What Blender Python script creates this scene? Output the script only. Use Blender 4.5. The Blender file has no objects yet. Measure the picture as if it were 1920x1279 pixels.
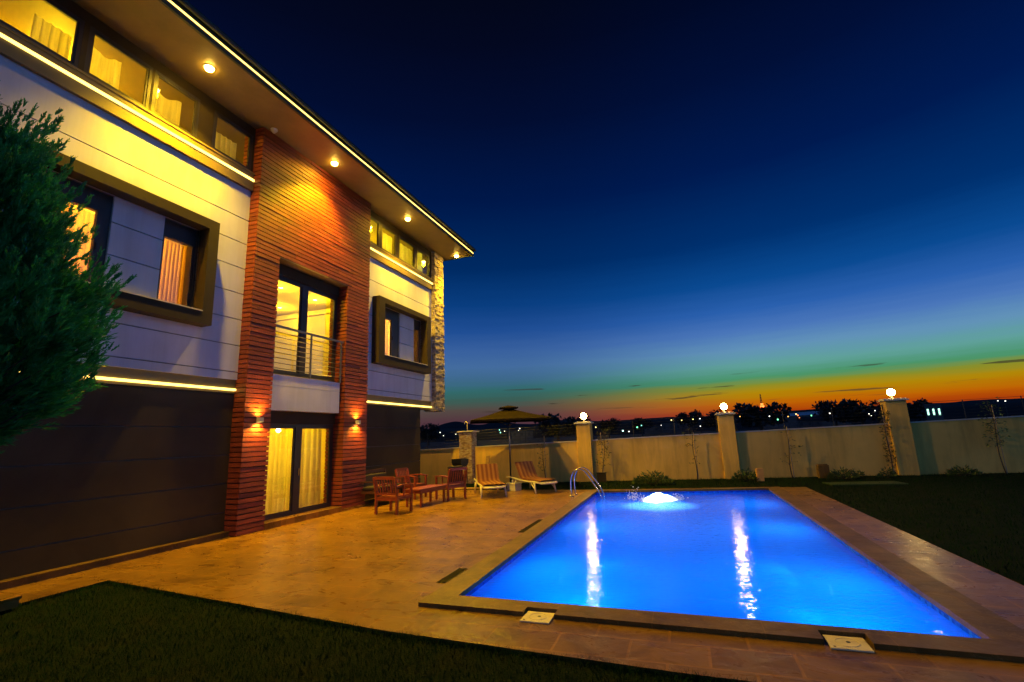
import bpy, math, random
from mathutils import Vector, Matrix
random.seed(7)
R = math.radians
sc = bpy.context.scene

# ---------------------------------------------------------------- camera
cam_d = bpy.data.cameras.new('camera'); cam = bpy.data.objects.new('camera', cam_d)
sc.collection.objects.link(cam)
RIGHT = Vector((0.94128673, 0.33527903, -0.03958874))
UP = Vector((0.10227372, -0.17143017, 0.97987335))
FWD = Vector((-0.32174428, 0.92639067, 0.19565518))
cam.matrix_world = Matrix(((RIGHT.x, UP.x, -FWD.x, 0), (RIGHT.y, UP.y, -FWD.y, 0), (RIGHT.z, UP.z, -FWD.z, 1.7), (0, 0, 0, 1)))
cam_d.sensor_width = 36; cam_d.lens = 896.27 / 1920 * 36
cam_d.clip_start = 0.05; cam_d.clip_end = 6000
sc.camera = cam

# ---------------------------------------------------------------- world: dusk sky
w = bpy.data.worlds.new('World'); sc.world = w; w.use_nodes = True
nt = w.node_tree; nt.nodes.clear()
def N(t, **k):
    n = nt.nodes.new(t)
    for a, b in k.items(): setattr(n, a, b)
    return n
def mth(op, a, b=None, c=None):
    n = nt.nodes.new('ShaderNodeMath'); n.operation = op
    for i, v in enumerate((a, b, c)):
        if v is None: continue
        if isinstance(v, (int, float)): n.inputs[i].default_value = v
        else: nt.links.new(v, n.inputs[i])
    return n.outputs[0]
def s2l(c):
    return tuple(((v / 255) / 12.92 if v / 255 <= 0.04045 else ((v / 255 + 0.055) / 1.055) ** 2.4) for v in c) + (1,)
def ramp(fac, stops):
    r = nt.nodes.new('ShaderNodeValToRGB'); r.color_ramp.interpolation = 'EASE' if False else 'LINEAR'
    e = r.color_ramp.elements
    while len(e) < len(stops): e.new(0.5)
    for i, (p, c) in enumerate(stops): e[i].position = p; e[i].color = s2l(c)
    nt.links.new(fac, r.inputs[0]); return r.outputs[0]
tc = N('ShaderNodeTexCoord'); sep = N('ShaderNodeSeparateXYZ'); nt.links.new(tc.outputs['Generated'], sep.inputs[0])
el = mth('MULTIPLY', mth('ARCSINE', sep.outputs[2]), 180 / math.pi)          # elevation, degrees
az = mth('MULTIPLY', mth('ARCTAN2', sep.outputs[0], sep.outputs[1]), 180 / math.pi)
# thin streaks of cloud low over the horizon
cmb = N('ShaderNodeCombineXYZ'); nt.links.new(mth('MULTIPLY', az, 0.09), cmb.inputs[0]); nt.links.new(mth('MULTIPLY', el, 1.6), cmb.inputs[1])
nz = N('ShaderNodeTexNoise'); nz.inputs['Scale'].default_value = 1.15; nz.inputs['Detail'].default_value = 5; nz.inputs['Roughness'].default_value = 0.55
nt.links.new(cmb.outputs[0], nz.inputs['Vector'])
ew = mth('ADD', el, mth('MULTIPLY', mth('SUBTRACT', nz.outputs[0], 0.5), 0.9))
f = mth('DIVIDE', ew, 50.0)
warm = ramp(f, [(0.0, (140, 44, 16)), (0.032, (172, 64, 8)), (0.048, (190, 98, 4)), (0.072, (176, 136, 8)), (0.088, (132, 142, 44)),
    (0.102, (74, 148, 104)), (0.130, (96, 160, 154)), (0.165, (98, 146, 184)), (0.205, (74, 118, 186)), (0.25, (42, 96, 174)), (0.31, (10, 74, 146)), (0.40, (0, 48, 110)),
    (0.55, (0, 26, 80)), (0.72, (1, 15, 55)), (0.86, (1, 9, 38)), (1.0, (1, 6, 24))])
cool = ramp(f, [(0.0, (70, 40, 56)), (0.040, (82, 54, 62)), (0.066, (84, 72, 66)), (0.086, (58, 92, 84)), (0.108, (50, 104, 104)),
    (0.135, (62, 104, 138)), (0.165, (68, 108, 158)), (0.205, (56, 96, 158)), (0.25, (32, 78, 148)), (0.31, (10, 62, 128)), (0.40, (0, 42, 98)),
    (0.55, (0, 24, 74)), (0.72, (2, 13, 48)), (0.86, (3, 8, 32)), (1.0, (3, 6, 20))])
mr = N('ShaderNodeMapRange', interpolation_type='SMOOTHSTEP'); mr.inputs[1].default_value = -20; mr.inputs[2].default_value = 9
nt.links.new(az, mr.inputs[0])
mx = N('ShaderNodeMix', data_type='RGBA'); nt.links.new(mr.outputs[0], mx.inputs[0]); nt.links.new(cool, mx.inputs[6]); nt.links.new(warm, mx.inputs[7])
# cloud streak darkening between 3.6 and 6 degrees
cl = N('ShaderNodeMapRange', interpolation_type='SMOOTHSTEP'); cl.inputs[1].default_value = 0.64; cl.inputs[2].default_value = 0.70
cm2 = N('ShaderNodeCombineXYZ'); nt.links.new(mth('MULTIPLY', az, 0.13), cm2.inputs[0]); nt.links.new(mth('MULTIPLY', el, 2.4), cm2.inputs[1]); cm2.inputs[2].default_value = 4.3
nz2 = N('ShaderNodeTexNoise'); nz2.inputs['Scale'].default_value = 1.0; nz2.inputs['Detail'].default_value = 6; nt.links.new(cm2.outputs[0], nz2.inputs['Vector'])
nt.links.new(nz2.outputs[0], cl.inputs[0])
win = mth('MULTIPLY', mth('GREATER_THAN', el, 2.0), mth('MULTIPLY', mth('SUBTRACT', 1.0, mth('MINIMUM', mth('MULTIPLY', mth('ABSOLUTE', mth('SUBTRACT', el, 4.2)), 0.5), 1.0)), 1.5))
cf = mth('MINIMUM', mth('MULTIPLY', cl.outputs[0], win), 0.75)
mc = N('ShaderNodeMix', data_type='RGBA'); nt.links.new(cf, mc.inputs[0]); nt.links.new(mx.outputs[2], mc.inputs[6]); mc.inputs[7].default_value = s2l((58, 50, 40))
# the rest of the dome (behind and to the side of the camera) is a dusk brightened in blue, added as fill light for the house walls
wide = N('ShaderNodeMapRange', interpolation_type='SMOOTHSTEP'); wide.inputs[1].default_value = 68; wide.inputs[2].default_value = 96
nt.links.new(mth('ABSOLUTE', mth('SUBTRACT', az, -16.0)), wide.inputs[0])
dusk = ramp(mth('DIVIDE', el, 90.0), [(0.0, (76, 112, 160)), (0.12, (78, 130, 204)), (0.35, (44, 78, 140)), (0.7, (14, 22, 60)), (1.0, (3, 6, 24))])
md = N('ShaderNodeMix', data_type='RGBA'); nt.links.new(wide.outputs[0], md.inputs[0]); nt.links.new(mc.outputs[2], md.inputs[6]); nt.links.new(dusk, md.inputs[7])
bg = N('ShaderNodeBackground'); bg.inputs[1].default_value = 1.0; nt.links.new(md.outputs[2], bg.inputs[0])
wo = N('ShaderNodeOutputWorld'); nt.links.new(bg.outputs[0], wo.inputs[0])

# ---------------------------------------------------------------- exposure
sc.view_settings.view_transform = 'Standard'; sc.view_settings.look = 'None'
sc.view_settings.exposure = 0; sc.view_settings.gamma = 1
sc.render.engine = 'CYCLES'
sc.cycles.use_denoising = True; sc.cycles.max_bounces = 8; sc.cycles.transparent_max_bounces = 12
sc.cycles.diffuse_bounces = 3; sc.cycles.glossy_bounces = 3; sc.cycles.sample_clamp_indirect = 4; sc.cycles.sample_clamp_direct = 0
sc.cycles.use_light_tree = True; sc.cycles.caustics_reflective = False; sc.cycles.caustics_refractive = False

AMBER = (1.0, 0.56, 0.004); GOLD = (1.0, 0.64, 0.012); ORANGE = (1.0, 0.50, 0.01)
def lamp(name, kind, loc, power, color, radius=0.05, size=150, blend=1.0, direction=(0, 0, -1), parent=None):
    d = bpy.data.lights.new(name, kind); d.energy = power; d.color = color
    if kind != 'AREA': d.shadow_soft_size = radius
    if kind == 'SPOT': d.spot_size = R(size); d.spot_blend = blend
    if kind == 'AREA': d.shape = 'DISK'; d.size = radius * 2
    o = bpy.data.objects.new(name, d); sc.collection.objects.link(o); o.location = loc
    o.rotation_euler = Vector(direction).to_track_quat('-Z', 'Y').to_euler()
    if parent: o.parent = parent; o.matrix_parent_inverse = Matrix.Translation(parent.location).inverted()
    return o

# ---------------------------------------------------------------- materials
def newmat(name):
    m = bpy.data.materials.new(name); m.use_nodes = True; t = m.node_tree; t.nodes.clear()
    o = t.nodes.new('ShaderNodeOutputMaterial'); return m, t, o
def link(t, a, b): t.links.new(a, b)
def noise(t, scale, detail=4, vec=None, rough=0.55, dist=0.0):
    n = t.nodes.new('ShaderNodeTexNoise'); n.inputs['Scale'].default_value = scale; n.inputs['Detail'].default_value = detail
    n.inputs['Roughness'].default_value = rough; n.inputs['Distortion'].default_value = dist
    if vec is not None: t.links.new(vec, n.inputs['Vector'])
    return n.outputs[0]
def cramp(t, fac, stops):
    r = t.nodes.new('ShaderNodeValToRGB'); e = r.color_ramp.elements
    while len(e) < len(stops): e.new(0.5)
    for i, (p, c) in enumerate(stops): e[i].position = p; e[i].color = tuple(c) + (1,)
    t.links.new(fac, r.inputs[0]); return r.outputs[0]
def vcoord(t, scale=(1, 1, 1)):
    g = t.nodes.new('ShaderNodeTexCoord'); m = t.nodes.new('ShaderNodeMapping'); m.inputs['Scale'].default_value = scale
    t.links.new(g.outputs['Object'], m.inputs[0]); return m.outputs[0]
def bump(t, h, strength=0.3, dist=0.02):
    b = t.nodes.new('ShaderNodeBump'); b.inputs['Strength'].default_value = strength; b.inputs['Distance'].default_value = dist
    t.links.new(h, b.inputs['Height']); return b.outputs[0]
def pbr(name, c1, c2=None, rough=0.6, metal=0.0, scale=6, bumps=0.15, bdist=0.01, stretch=(1, 1, 1), spec=0.5, detail=5):
    m, t, o = newmat(name); p = t.nodes.new('ShaderNodeBsdfPrincipled')
    v = vcoord(t, stretch); n = noise(t, scale, detail, v)
    c2 = c2 or tuple(x * 0.75 for x in c1)
    link(t, cramp(t, n, [(0.3, c2), (0.7, c1)]), p.inputs['Base Color'])
    p.inputs['Roughness'].default_value = rough; p.inputs['Metallic'].default_value = metal; p.inputs['Specular IOR Level'].default_value = spec
    if bumps: link(t, bump(t, noise(t, scale * 6, 4, v), bumps, bdist), p.inputs['Normal'])
    link(t, p.outputs[0], o.inputs[0]); return m
def emit(name, c, s):
    m, t, o = newmat(name); e = t.nodes.new('ShaderNodeEmission'); e.inputs[0].default_value = tuple(c) + (1,); e.inputs[1].default_value = s
    link(t, e.outputs[0], o.inputs[0]); return m
def schlick(t, f0, normal=None, power=5.0):
    g = t.nodes.new('ShaderNodeNewGeometry'); d = t.nodes.new('ShaderNodeVectorMath'); d.operation = 'DOT_PRODUCT'
    link(t, g.outputs['Incoming'], d.inputs[0]); link(t, normal if normal is not None else g.outputs['Normal'], d.inputs[1])
    def m(op, a, b):
        n = t.nodes.new('ShaderNodeMath'); n.operation = op
        for i, v in enumerate((a, b)):
            if isinstance(v, (int, float)): n.inputs[i].default_value = v
            elif v is not None: link(t, v, n.inputs[i])
        return n.outputs[0]
    a = m('SUBTRACT', 1.0, m('MINIMUM', m('ABSOLUTE', d.outputs['Value'], None), 1.0))
    return m('ADD', m('MULTIPLY', m('POWER', a, power), 1 - f0), f0)
def glassmat(name, tint=(0.95, 0.95, 0.95), rough=0.0, base=0.11):
    m, t, o = newmat(name); tr = t.nodes.new('ShaderNodeBsdfTransparent'); tr.inputs[0].default_value = tint + (1,)
    g = t.nodes.new('ShaderNodeBsdfGlossy'); g.inputs['Roughness'].default_value = rough; g.inputs[0].default_value = (0.9, 0.9, 0.9, 1)
    mi = t.nodes.new('ShaderNodeMixShader'); link(t, schlick(t, base), mi.inputs[0]); link(t, tr.outputs[0], mi.inputs[1]); link(t, g.outputs[0], mi.inputs[2])
    link(t, mi.outputs[0], o.inputs[0]); return m
M = {}
M['white'] = pbr('white_panel', (0.66, 0.66, 0.68), (0.58, 0.58, 0.60), 0.55, scale=1.3, bumps=0.1, bdist=0.004)
M['groove'] = pbr('panel_groove', (0.16, 0.15, 0.15), rough=0.8, bumps=0)
M['dark'] = pbr('dark_panel', (0.070, 0.050, 0.022), (0.052, 0.037, 0.016), 0.6, scale=0.8, bumps=0.12, bdist=0.004, spec=0.2)
M['frame'] = pbr('grey_brown_surround', (0.045, 0.032, 0.013), (0.036, 0.026, 0.011), 0.6, scale=3, bumps=0.05, spec=0.2)
M['alu'] = pbr('anthracite_frame', (0.035, 0.03, 0.028), (0.028, 0.024, 0.022), 0.4, scale=5, bumps=0.03)
M['soffit'] = pbr('soffit_board', (0.26, 0.185, 0.055), (0.21, 0.15, 0.045), 0.5, scale=1.5, bumps=0.08, bdist=0.004)
M['fascia'] = pbr('fascia_green', (0.035, 0.05, 0.035), rough=0.5, bumps=0.03)
M['wallin'] = pbr('room_plaster', (0.74, 0.62, 0.30), (0.68, 0.57, 0.27), 0.8, scale=2, bumps=0.03)
M['steel'] = pbr('rail_steel', (0.22, 0.21, 0.2), rough=0.35, metal=0.8, bumps=0.02)
M['chrome'] = pbr('chrome', (0.75, 0.75, 0.75), (0.68, 0.68, 0.68), rough=0.15, metal=1.0, bumps=0)
M['glass'] = glassmat('window_glass')
M['redwood'] = pbr('red_hardwood', (0.30, 0.055, 0.025), (0.17, 0.03, 0.014), 0.4, scale=5, stretch=(1, 1, 6), bumps=0.2, bdist=0.004)
M['darkwood'] = pbr('dark_hardwood', (0.07, 0.022, 0.014), (0.045, 0.014, 0.01), 0.5, scale=5, stretch=(1, 1, 6), bumps=0.2, bdist=0.004)
M['plank'] = pbr('pale_wood', (0.42, 0.24, 0.10), (0.30, 0.16, 0.06), 0.6, scale=4, stretch=(1, 1, 8), bumps=0.2)
M['cushiondark'] = pbr('dark_cushion', (0.05, 0.035, 0.028), rough=0.9, scale=12, bumps=0.3)
M['plastic'] = pbr('white_plastic', (0.72, 0.66, 0.52), (0.62, 0.56, 0.44), 0.4, scale=6, bumps=0.05)
M['black'] = pbr('black_metal', (0.012, 0.011, 0.011), rough=0.5, bumps=0.1)
M['canopy'] = pbr('parasol_cloth', (0.022, 0.015, 0.007), (0.016, 0.011, 0.005), 0.9, scale=10, bumps=0.2, spec=0.05)
M['render'] = pbr('rendered_wall', (0.84, 0.52, 0.10), (0.66, 0.40, 0.07), 0.75, scale=0.9, bumps=0.25, bdist=0.01, detail=8)
def stain(m, amount, sx=(1.2, 1.2, .18), sc_=2.2):
    t = m.node_tree; p = [n for n in t.nodes if n.type == 'BSDF_PRINCIPLED'][0]; l = p.inputs['Base Color'].links[0]; src = l.from_socket
    mi = t.nodes.new('ShaderNodeMix'); mi.data_type = 'RGBA'; mi.blend_type = 'MULTIPLY'; mi.inputs[0].default_value = amount
    t.links.new(src, mi.inputs[6]); t.links.new(cramp(t, noise(t, sc_, 7, vcoord(t, sx), 0.7, 0.6), [(0.36, (0.35, 0.32, 0.28)), (0.56, (1, 1, 1))]), mi.inputs[7]); t.links.new(mi.outputs[2], p.inputs['Base Color'])
stain(M['render'], .35); stain(M['dark'], .45, (.5, .5, .35), 1.4); stain(M['white'], .16, (1.5, 1.5, .12), 2.0); stain(M['soffit'], .25, (1, 1, 1), .8)
M['cap'] = pbr('wall_cap', (0.62, 0.56, 0.46), (0.5, 0.45, 0.36), 0.7, scale=4, bumps=0.15)
M['lid'] = pbr('cream_lid', (0.80, 0.68, 0.42), (0.62, 0.50, 0.30), 0.5, scale=9, bumps=0.1)
M['grate'] = pbr('drain_metal', (0.025, 0.018, 0.01), rough=0.7, bumps=0.1, spec=0.1)
M['bark'] = pbr('bark', (0.09, 0.055, 0.035), (0.05, 0.03, 0.02), 0.9, scale=14, bumps=0.6, bdist=0.01)
M['stake'] = pbr('stake_wood', (0.45, 0.34, 0.22), (0.3, 0.22, 0.14), 0.8, scale=10, bumps=0.2)
M['night'] = pbr('dark_ground', (0.012, 0.011, 0.009), (0.007, 0.007, 0.006), 0.95, scale=0.05, bumps=0)
M['mount'] = pbr('far_hills', (0.020, 0.019, 0.024), (0.013, 0.013, 0.016), 0.95, scale=0.02, bumps=0)
M['farwall'] = pbr('far_house_wall', (0.10, 0.09, 0.085), rough=0.9, scale=0.5, bumps=0)
M['farroof'] = pbr('far_house_roof', (0.03, 0.02, 0.018), rough=0.9, scale=0.5, bumps=0)
M['led'] = emit('led_strip', (1.0, 0.68, 0.13), 4.4)
M['ledeave'] = emit('eave_led_strip', (1.0, 0.62, 0.12), 4.0)
M['bulb'] = emit('lamp_globe', (1.0, 0.66, 0.20), 125.0)
M['dome'] = emit('soffit_lamp_glow', (1.0, 0.60, 0.08), 110.0)
M['inlamp'] = emit('room_downlight_glow', (1.0, 0.8, 0.35), 14.0)
M['sconce'] = emit('sconce_glow', (1.0, 0.62, 0.16), 30.0)
M['farlit'] = emit('lit_far_window', (0.45, 1.0, 0.75), 2.4)

def curtainmat(name, c, tr=0.55):
    m, t, o = newmat(name); d = t.nodes.new('ShaderNodeBsdfDiffuse'); l = t.nodes.new('ShaderNodeBsdfTranslucent')
    v = vcoord(t, (1, 6, 0.3)); n = noise(t, 5, 4, v)
    col = cramp(t, n, [(0.3, tuple(x * 0.72 for x in c)), (0.7, c)])
    link(t, col, d.inputs[0]); link(t, col, l.inputs[0])
    mi = t.nodes.new('ShaderNodeMixShader'); mi.inputs[0].default_value = tr
    link(t, d.outputs[0], mi.inputs[1]); link(t, l.outputs[0], mi.inputs[2]); link(t, mi.outputs[0], o.inputs[0]); return m
M['curtain'] = curtainmat('sheer_curtain', (0.85, 0.76, 0.40))
M['curtain_o'] = curtainmat('amber_curtain', (0.85, 0.58, 0.16))

def brickmat():
    m, t, o = newmat('red_brick_slip'); p = t.nodes.new('ShaderNodeBsdfPrincipled')
    v = vcoord(t); n = noise(t, 3.0, 6, vcoord(t, (1, 1, 7))); n2 = noise(t, 26, 5, vcoord(t, (1, 1, 2)))
    c = cramp(t, n, [(0.25, (0.15, 0.026, 0.012)), (0.5, (0.25, 0.044, 0.018)), (0.75, (0.34, 0.07, 0.026))])
    mi = t.nodes.new('ShaderNodeMix'); mi.data_type = 'RGBA'; mi.blend_type = 'MULTIPLY'; mi.inputs[0].default_value = 0.6
    link(t, c, mi.inputs[6]); link(t, cramp(t, n2, [(0.3, (0.55, 0.5, 0.45)), (0.6, (1, 1, 1))]), mi.inputs[7])
    gi = t.nodes.new('ShaderNodeNewGeometry'); m3 = t.nodes.new('ShaderNodeMix'); m3.data_type = 'RGBA'; m3.blend_type = 'MULTIPLY'; m3.inputs[0].default_value = 1.0
    link(t, mi.outputs[2], m3.inputs[6]); link(t, cramp(t, gi.outputs['Random Per Island'], [(0.0, (0.68, 0.66, 0.66)), (0.5, (0.9, 0.86, 0.82)), (1.0, (1.12, 1.06, 0.98))]), m3.inputs[7])
    link(t, m3.outputs[2], p.inputs['Base Color']); p.inputs['Roughness'].default_value = 0.55
    link(t, bump(t, n2, 0.6, 0.012), p.inputs['Normal']); link(t, p.outputs[0], o.inputs[0]); return m
M['brick'] = brickmat()
M['mortar'] = pbr('dark_joint', (0.05, 0.02, 0.012), rough=0.9, bumps=0)
def stonemat(name, cs, sc_=9):
    m, t, o = newmat(name); p = t.nodes.new('ShaderNodeBsdfPrincipled')
    v = vcoord(t); vo = t.nodes.new('ShaderNodeTexVoronoi'); vo.inputs['Scale'].default_value = sc_; link(t, vcoord(t, (1, 1, 2.4)), vo.inputs['Vector'])
    sp = t.nodes.new('ShaderNodeSeparateColor'); link(t, vo.outputs['Color'], sp.inputs[0])
    link(t, cramp(t, sp.outputs[0], [(0.0, cs[0]), (0.5, cs[1]), (1.0, cs[2])]), p.inputs['Base Color']); p.inputs['Roughness'].default_value = 0.85
    link(t, bump(t, noise(t, 30, 5, v), 0.7, 0.02), p.inputs['Normal']); link(t, p.outputs[0], o.inputs[0]); return m
M['stone'] = stonemat('split_stone', [(0.20, 0.15, 0.09), (0.40, 0.32, 0.21), (0.55, 0.46, 0.33)])
M['stonered'] = stonemat('split_stone_reddish', [(0.26, 0.15, 0.09), (0.44, 0.30, 0.19), (0.58, 0.48, 0.36)])

def deckmat(name, base, base2, tile, rough, gr=(0.34, 0.23, 0.12), gscale=1.0, mort=0.011):
    m, t, o = newmat(name); p = t.nodes.new('ShaderNodeBsdfPrincipled'); p.inputs['Specular IOR Level'].default_value = 0.17
    v = vcoord(t)
    br = t.nodes.new('ShaderNodeTexBrick'); br.offset = 0.5; br.inputs['Scale'].default_value = 1.0
    br.inputs['Brick Width'].default_value = tile; br.inputs['Row Height'].default_value = tile * 0.62; br.inputs['Mortar Size'].default_value = mort
    br.inputs['Color1'].default_value = (0.6, 0.56, 0.52, 1); br.inputs['Color2'].default_value = (1, 1, 1, 1); br.inputs['Mortar'].default_value = (1.35, 1.25, 1.1, 1)
    br.inputs['Bias'].default_value = 0.1
    link(t, v, br.inputs['Vector'])
    n = noise(t, 1.6, 7, v, 0.65, 1.4); n2 = noise(t, 2.2, 4, vcoord(t, (1.0, 1.5, 1)), 0.55, 2.2)
    c = cramp(t, n, [(0.28, base2), (0.52, base), (0.75, tuple(x * 1.25 for x in base))])
    vein = cramp(t, n2, [(0.488, (0, 0, 0)), (0.5, (1, 1, 1)), (0.512, (0, 0, 0))])
    mi = t.nodes.new('ShaderNodeMix'); mi.data_type = 'RGBA'; mi.blend_type = 'MULTIPLY'; mi.inputs[0].default_value = 0.75
    link(t, c, mi.inputs[6]); link(t, br.outputs[0], mi.inputs[7])
    mv = t.nodes.new('ShaderNodeMix'); mv.data_type = 'RGBA'; mv.inputs[7].default_value = gr + (1,)
    mf = t.nodes.new('ShaderNodeMath'); mf.operation = 'MULTIPLY'; mf.inputs[1].default_value = 0.42; link(t, vein, mf.inputs[0]); link(t, mf.outputs[0], mv.inputs[0])
    link(t, mi.outputs[2], mv.inputs[6]); link(t, mv.outputs[2], p.inputs['Base Color'])
    rr = t.nodes.new('ShaderNodeMapRange'); rr.inputs[3].default_value = rough - 0.1; rr.inputs[4].default_value = rough + 0.14; link(t, n2, rr.inputs[0])
    link(t, rr.outputs[0], p.inputs['Roughness'])
    ad = t.nodes.new('ShaderNodeMath'); ad.operation = 'MULTIPLY_ADD'; ad.inputs[1].default_value = -0.6; link(t, br.outputs['Fac'], ad.inputs[0])
    link(t, noise(t, 4.5, 6, v, 0.6, 0.8), ad.inputs[2])
    link(t, bump(t, ad.outputs[0], 0.5, 0.016), p.inputs['Normal'])
    link(t, p.outputs[0], o.inputs[0]); return m
M['deck'] = deckmat('patio_slate', (0.235, 0.118, 0.018), (0.10, 0.046, 0.008), 0.6, 0.28)
M['coping'] = deckmat('coping_marble', (0.17, 0.095, 0.018), (0.09, 0.05, 0.01), 0.9, 0.42, gr=(0.34, 0.21, 0.06), mort=0.004)

def lawnmat(name, a, b, c):
    m, t, o = newmat(name); p = t.nodes.new('ShaderNodeBsdfPrincipled'); v = vcoord(t)
    link(t, cramp(t, noise(t, 2.2, 8, v, 0.7), [(0.3, a), (0.5, b), (0.72, c)]), p.inputs['Base Color']); p.inputs['Roughness'].default_value = 0.95
    p.inputs['Specular IOR Level'].default_value = 0.1
    link(t, bump(t, noise(t, 60, 4, v), 0.8, 0.03), p.inputs['Normal']); link(t, p.outputs[0], o.inputs[0]); return m
M['lawn'] = lawnmat('lawn_soil', (0.002, 0.008, 0.001), (0.004, 0.012, 0.002), (0.012, 0.013, 0.003))
M['blade'] = lawnmat('grass_blade', (0.003, 0.028, 0.006), (0.007, 0.034, 0.006), (0.022, 0.026, 0.007))
def leafmat(name, a, b, tr=0.25, sc_=3.0):
    m, t, o = newmat(name); d = t.nodes.new('ShaderNodeBsdfPrincipled'); l = t.nodes.new('ShaderNodeBsdfTranslucent'); v = vcoord(t)
    c = cramp(t, noise(t, sc_, 3, v), [(0.35, a), (0.65, b)]); link(t, c, d.inputs['Base Color']); d.inputs['Roughness'].default_value = 0.5; link(t, c, l.inputs[0])
    mi = t.nodes.new('ShaderNodeMixShader'); mi.inputs[0].default_value = tr; link(t, d.outputs[0], mi.inputs[1]); link(t, l.outputs[0], mi.inputs[2]); link(t, mi.outputs[0], o.inputs[0]); return m
M['cypress'] = leafmat('cypress_leaf', (0.008, 0.14, 0.035), (0.05, 0.40, 0.08))
M['leaf'] = leafmat('shrub_leaf', (0.03, 0.07, 0.015), (0.06, 0.10, 0.025))
M['dryleaf'] = leafmat('sapling_leaf', (0.10, 0.07, 0.025), (0.08, 0.11, 0.03))
M['farleaf'] = leafmat('far_tree_leaf', (0.012, 0.012, 0.008), (0.02, 0.018, 0.012), 0.1, 0.3)

def poolmat():
    m, t, o = newmat('pool_mosaic'); p = t.nodes.new('ShaderNodeBsdfPrincipled'); v = vcoord(t)
    ch = t.nodes.new('ShaderNodeTexBrick'); ch.offset = 0.0; ch.inputs['Scale'].default_value = 1; ch.inputs['Brick Width'].default_value = 0.05; ch.inputs['Row Height'].default_value = 0.05
    ch.inputs['Mortar Size'].default_value = 0.002; ch.inputs['Color1'].default_value = (0.03, 0.30, 0.92, 1); ch.inputs['Color2'].default_value = (0.02, 0.25, 0.88, 1); ch.inputs['Mortar'].default_value = (0.08, 0.36, 0.92, 1)
    link(t, v, ch.inputs['Vector']); link(t, ch.outputs[0], p.inputs['Base Color']); p.inputs['Roughness'].default_value = 0.5
    link(t, p.outputs[0], o.inputs[0]); return m
M['pool'] = poolmat()
def bandmat():
    m, t, o = newmat('waterline_tiles'); p = t.nodes.new('ShaderNodeBsdfPrincipled'); v = vcoord(t)
    vo = t.nodes.new('ShaderNodeTexVoronoi'); vo.distance = 'CHEBYCHEV'; vo.inputs['Scale'].default_value = 22; vo.inputs['Randomness'].default_value = 0.0; link(t, v, vo.inputs['Vector'])
    sp = t.nodes.new('ShaderNodeTexWhiteNoise'); link(t, vo.outputs['Position'], sp.inputs[0])
    link(t, cramp(t, sp.outputs[0], [(0, (0.005, 0.05, 0.42)), (0.6, (0.01, 0.10, 0.62)), (1, (0.02, 0.20, 0.8))]), p.inputs['Base Color']); p.inputs['Roughness'].default_value = 0.2
    link(t, p.outputs[0], o.inputs[0]); return m
M['band'] = bandmat()
def watermat():
    m, t, o = newmat('pool_water'); tr = t.nodes.new('ShaderNodeBsdfTransparent'); tr.inputs[0].default_value = (0.62, 0.92, 1.0, 1)
    g = t.nodes.new('ShaderNodeBsdfGlossy'); g.inputs['Roughness'].default_value = 0.004
    v = vcoord(t); a = noise(t, 8.0, 2, vcoord(t, (1.0, 2.2, 1)), 0.55, 0.4); b = noise(t, 1.2, 2, v)
    ad = t.nodes.new('ShaderNodeMath'); ad.operation = 'MULTIPLY_ADD'; ad.inputs[1].default_value = 0.8; link(t, b, ad.inputs[0]); link(t, a, ad.inputs[2])
    bm = bump(t, ad.outputs[0], 0.5, 0.012); link(t, bm, g.inputs['Normal'])
    tl = t.nodes.new('ShaderNodeBsdfTranslucent'); tl.inputs[0].default_value = (0.09, 0.36, 1.0, 1)
    body = t.nodes.new('ShaderNodeMixShader'); body.inputs[0].default_value = 0.82; link(t, tr.outputs[0], body.inputs[1]); link(t, tl.outputs[0], body.inputs[2])
    mi = t.nodes.new('ShaderNodeMixShader'); link(t, schlick(t, 0.02, bm), mi.inputs[0]); link(t, body.outputs[0], mi.inputs[1]); link(t, g.outputs[0], mi.inputs[2])
    link(t, mi.outputs[0], o.inputs[0]); return m
M['water'] = watermat()
def stripemat():
    m, t, o = newmat('striped_cushion'); p = t.nodes.new('ShaderNodeBsdfPrincipled')
    g = t.nodes.new('ShaderNodeTexCoord'); s = t.nodes.new('ShaderNodeSeparateXYZ'); link(t, g.outputs['Object'], s.inputs[0])
    a = t.nodes.new('ShaderNodeMath'); a.operation = 'MULTIPLY'; a.inputs[1].default_value = 2 * math.pi / 0.135; link(t, s.outputs[0], a.inputs[0])
    b = t.nodes.new('ShaderNodeMath'); b.operation = 'SINE'; link(t, a.outputs[0], b.inputs[0])
    c = t.nodes.new('ShaderNodeMath'); c.operation = 'MULTIPLY_ADD'; c.inputs[1].default_value = 0.5; c.inputs[2].default_value = 0.5; link(t, b.outputs[0], c.inputs[0])
    link(t, cramp(t, c.outputs[0], [(0.25, (0.15, 0.042, 0.012)), (0.5, (0.21, 0.07, 0.02)), (0.8, (0.27, 0.11, 0.032))]), p.inputs['Base Color']); p.inputs['Roughness'].default_value = 0.9
    link(t, p.outputs[0], o.inputs[0]); return m
M['stripe'] = stripemat()

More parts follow.
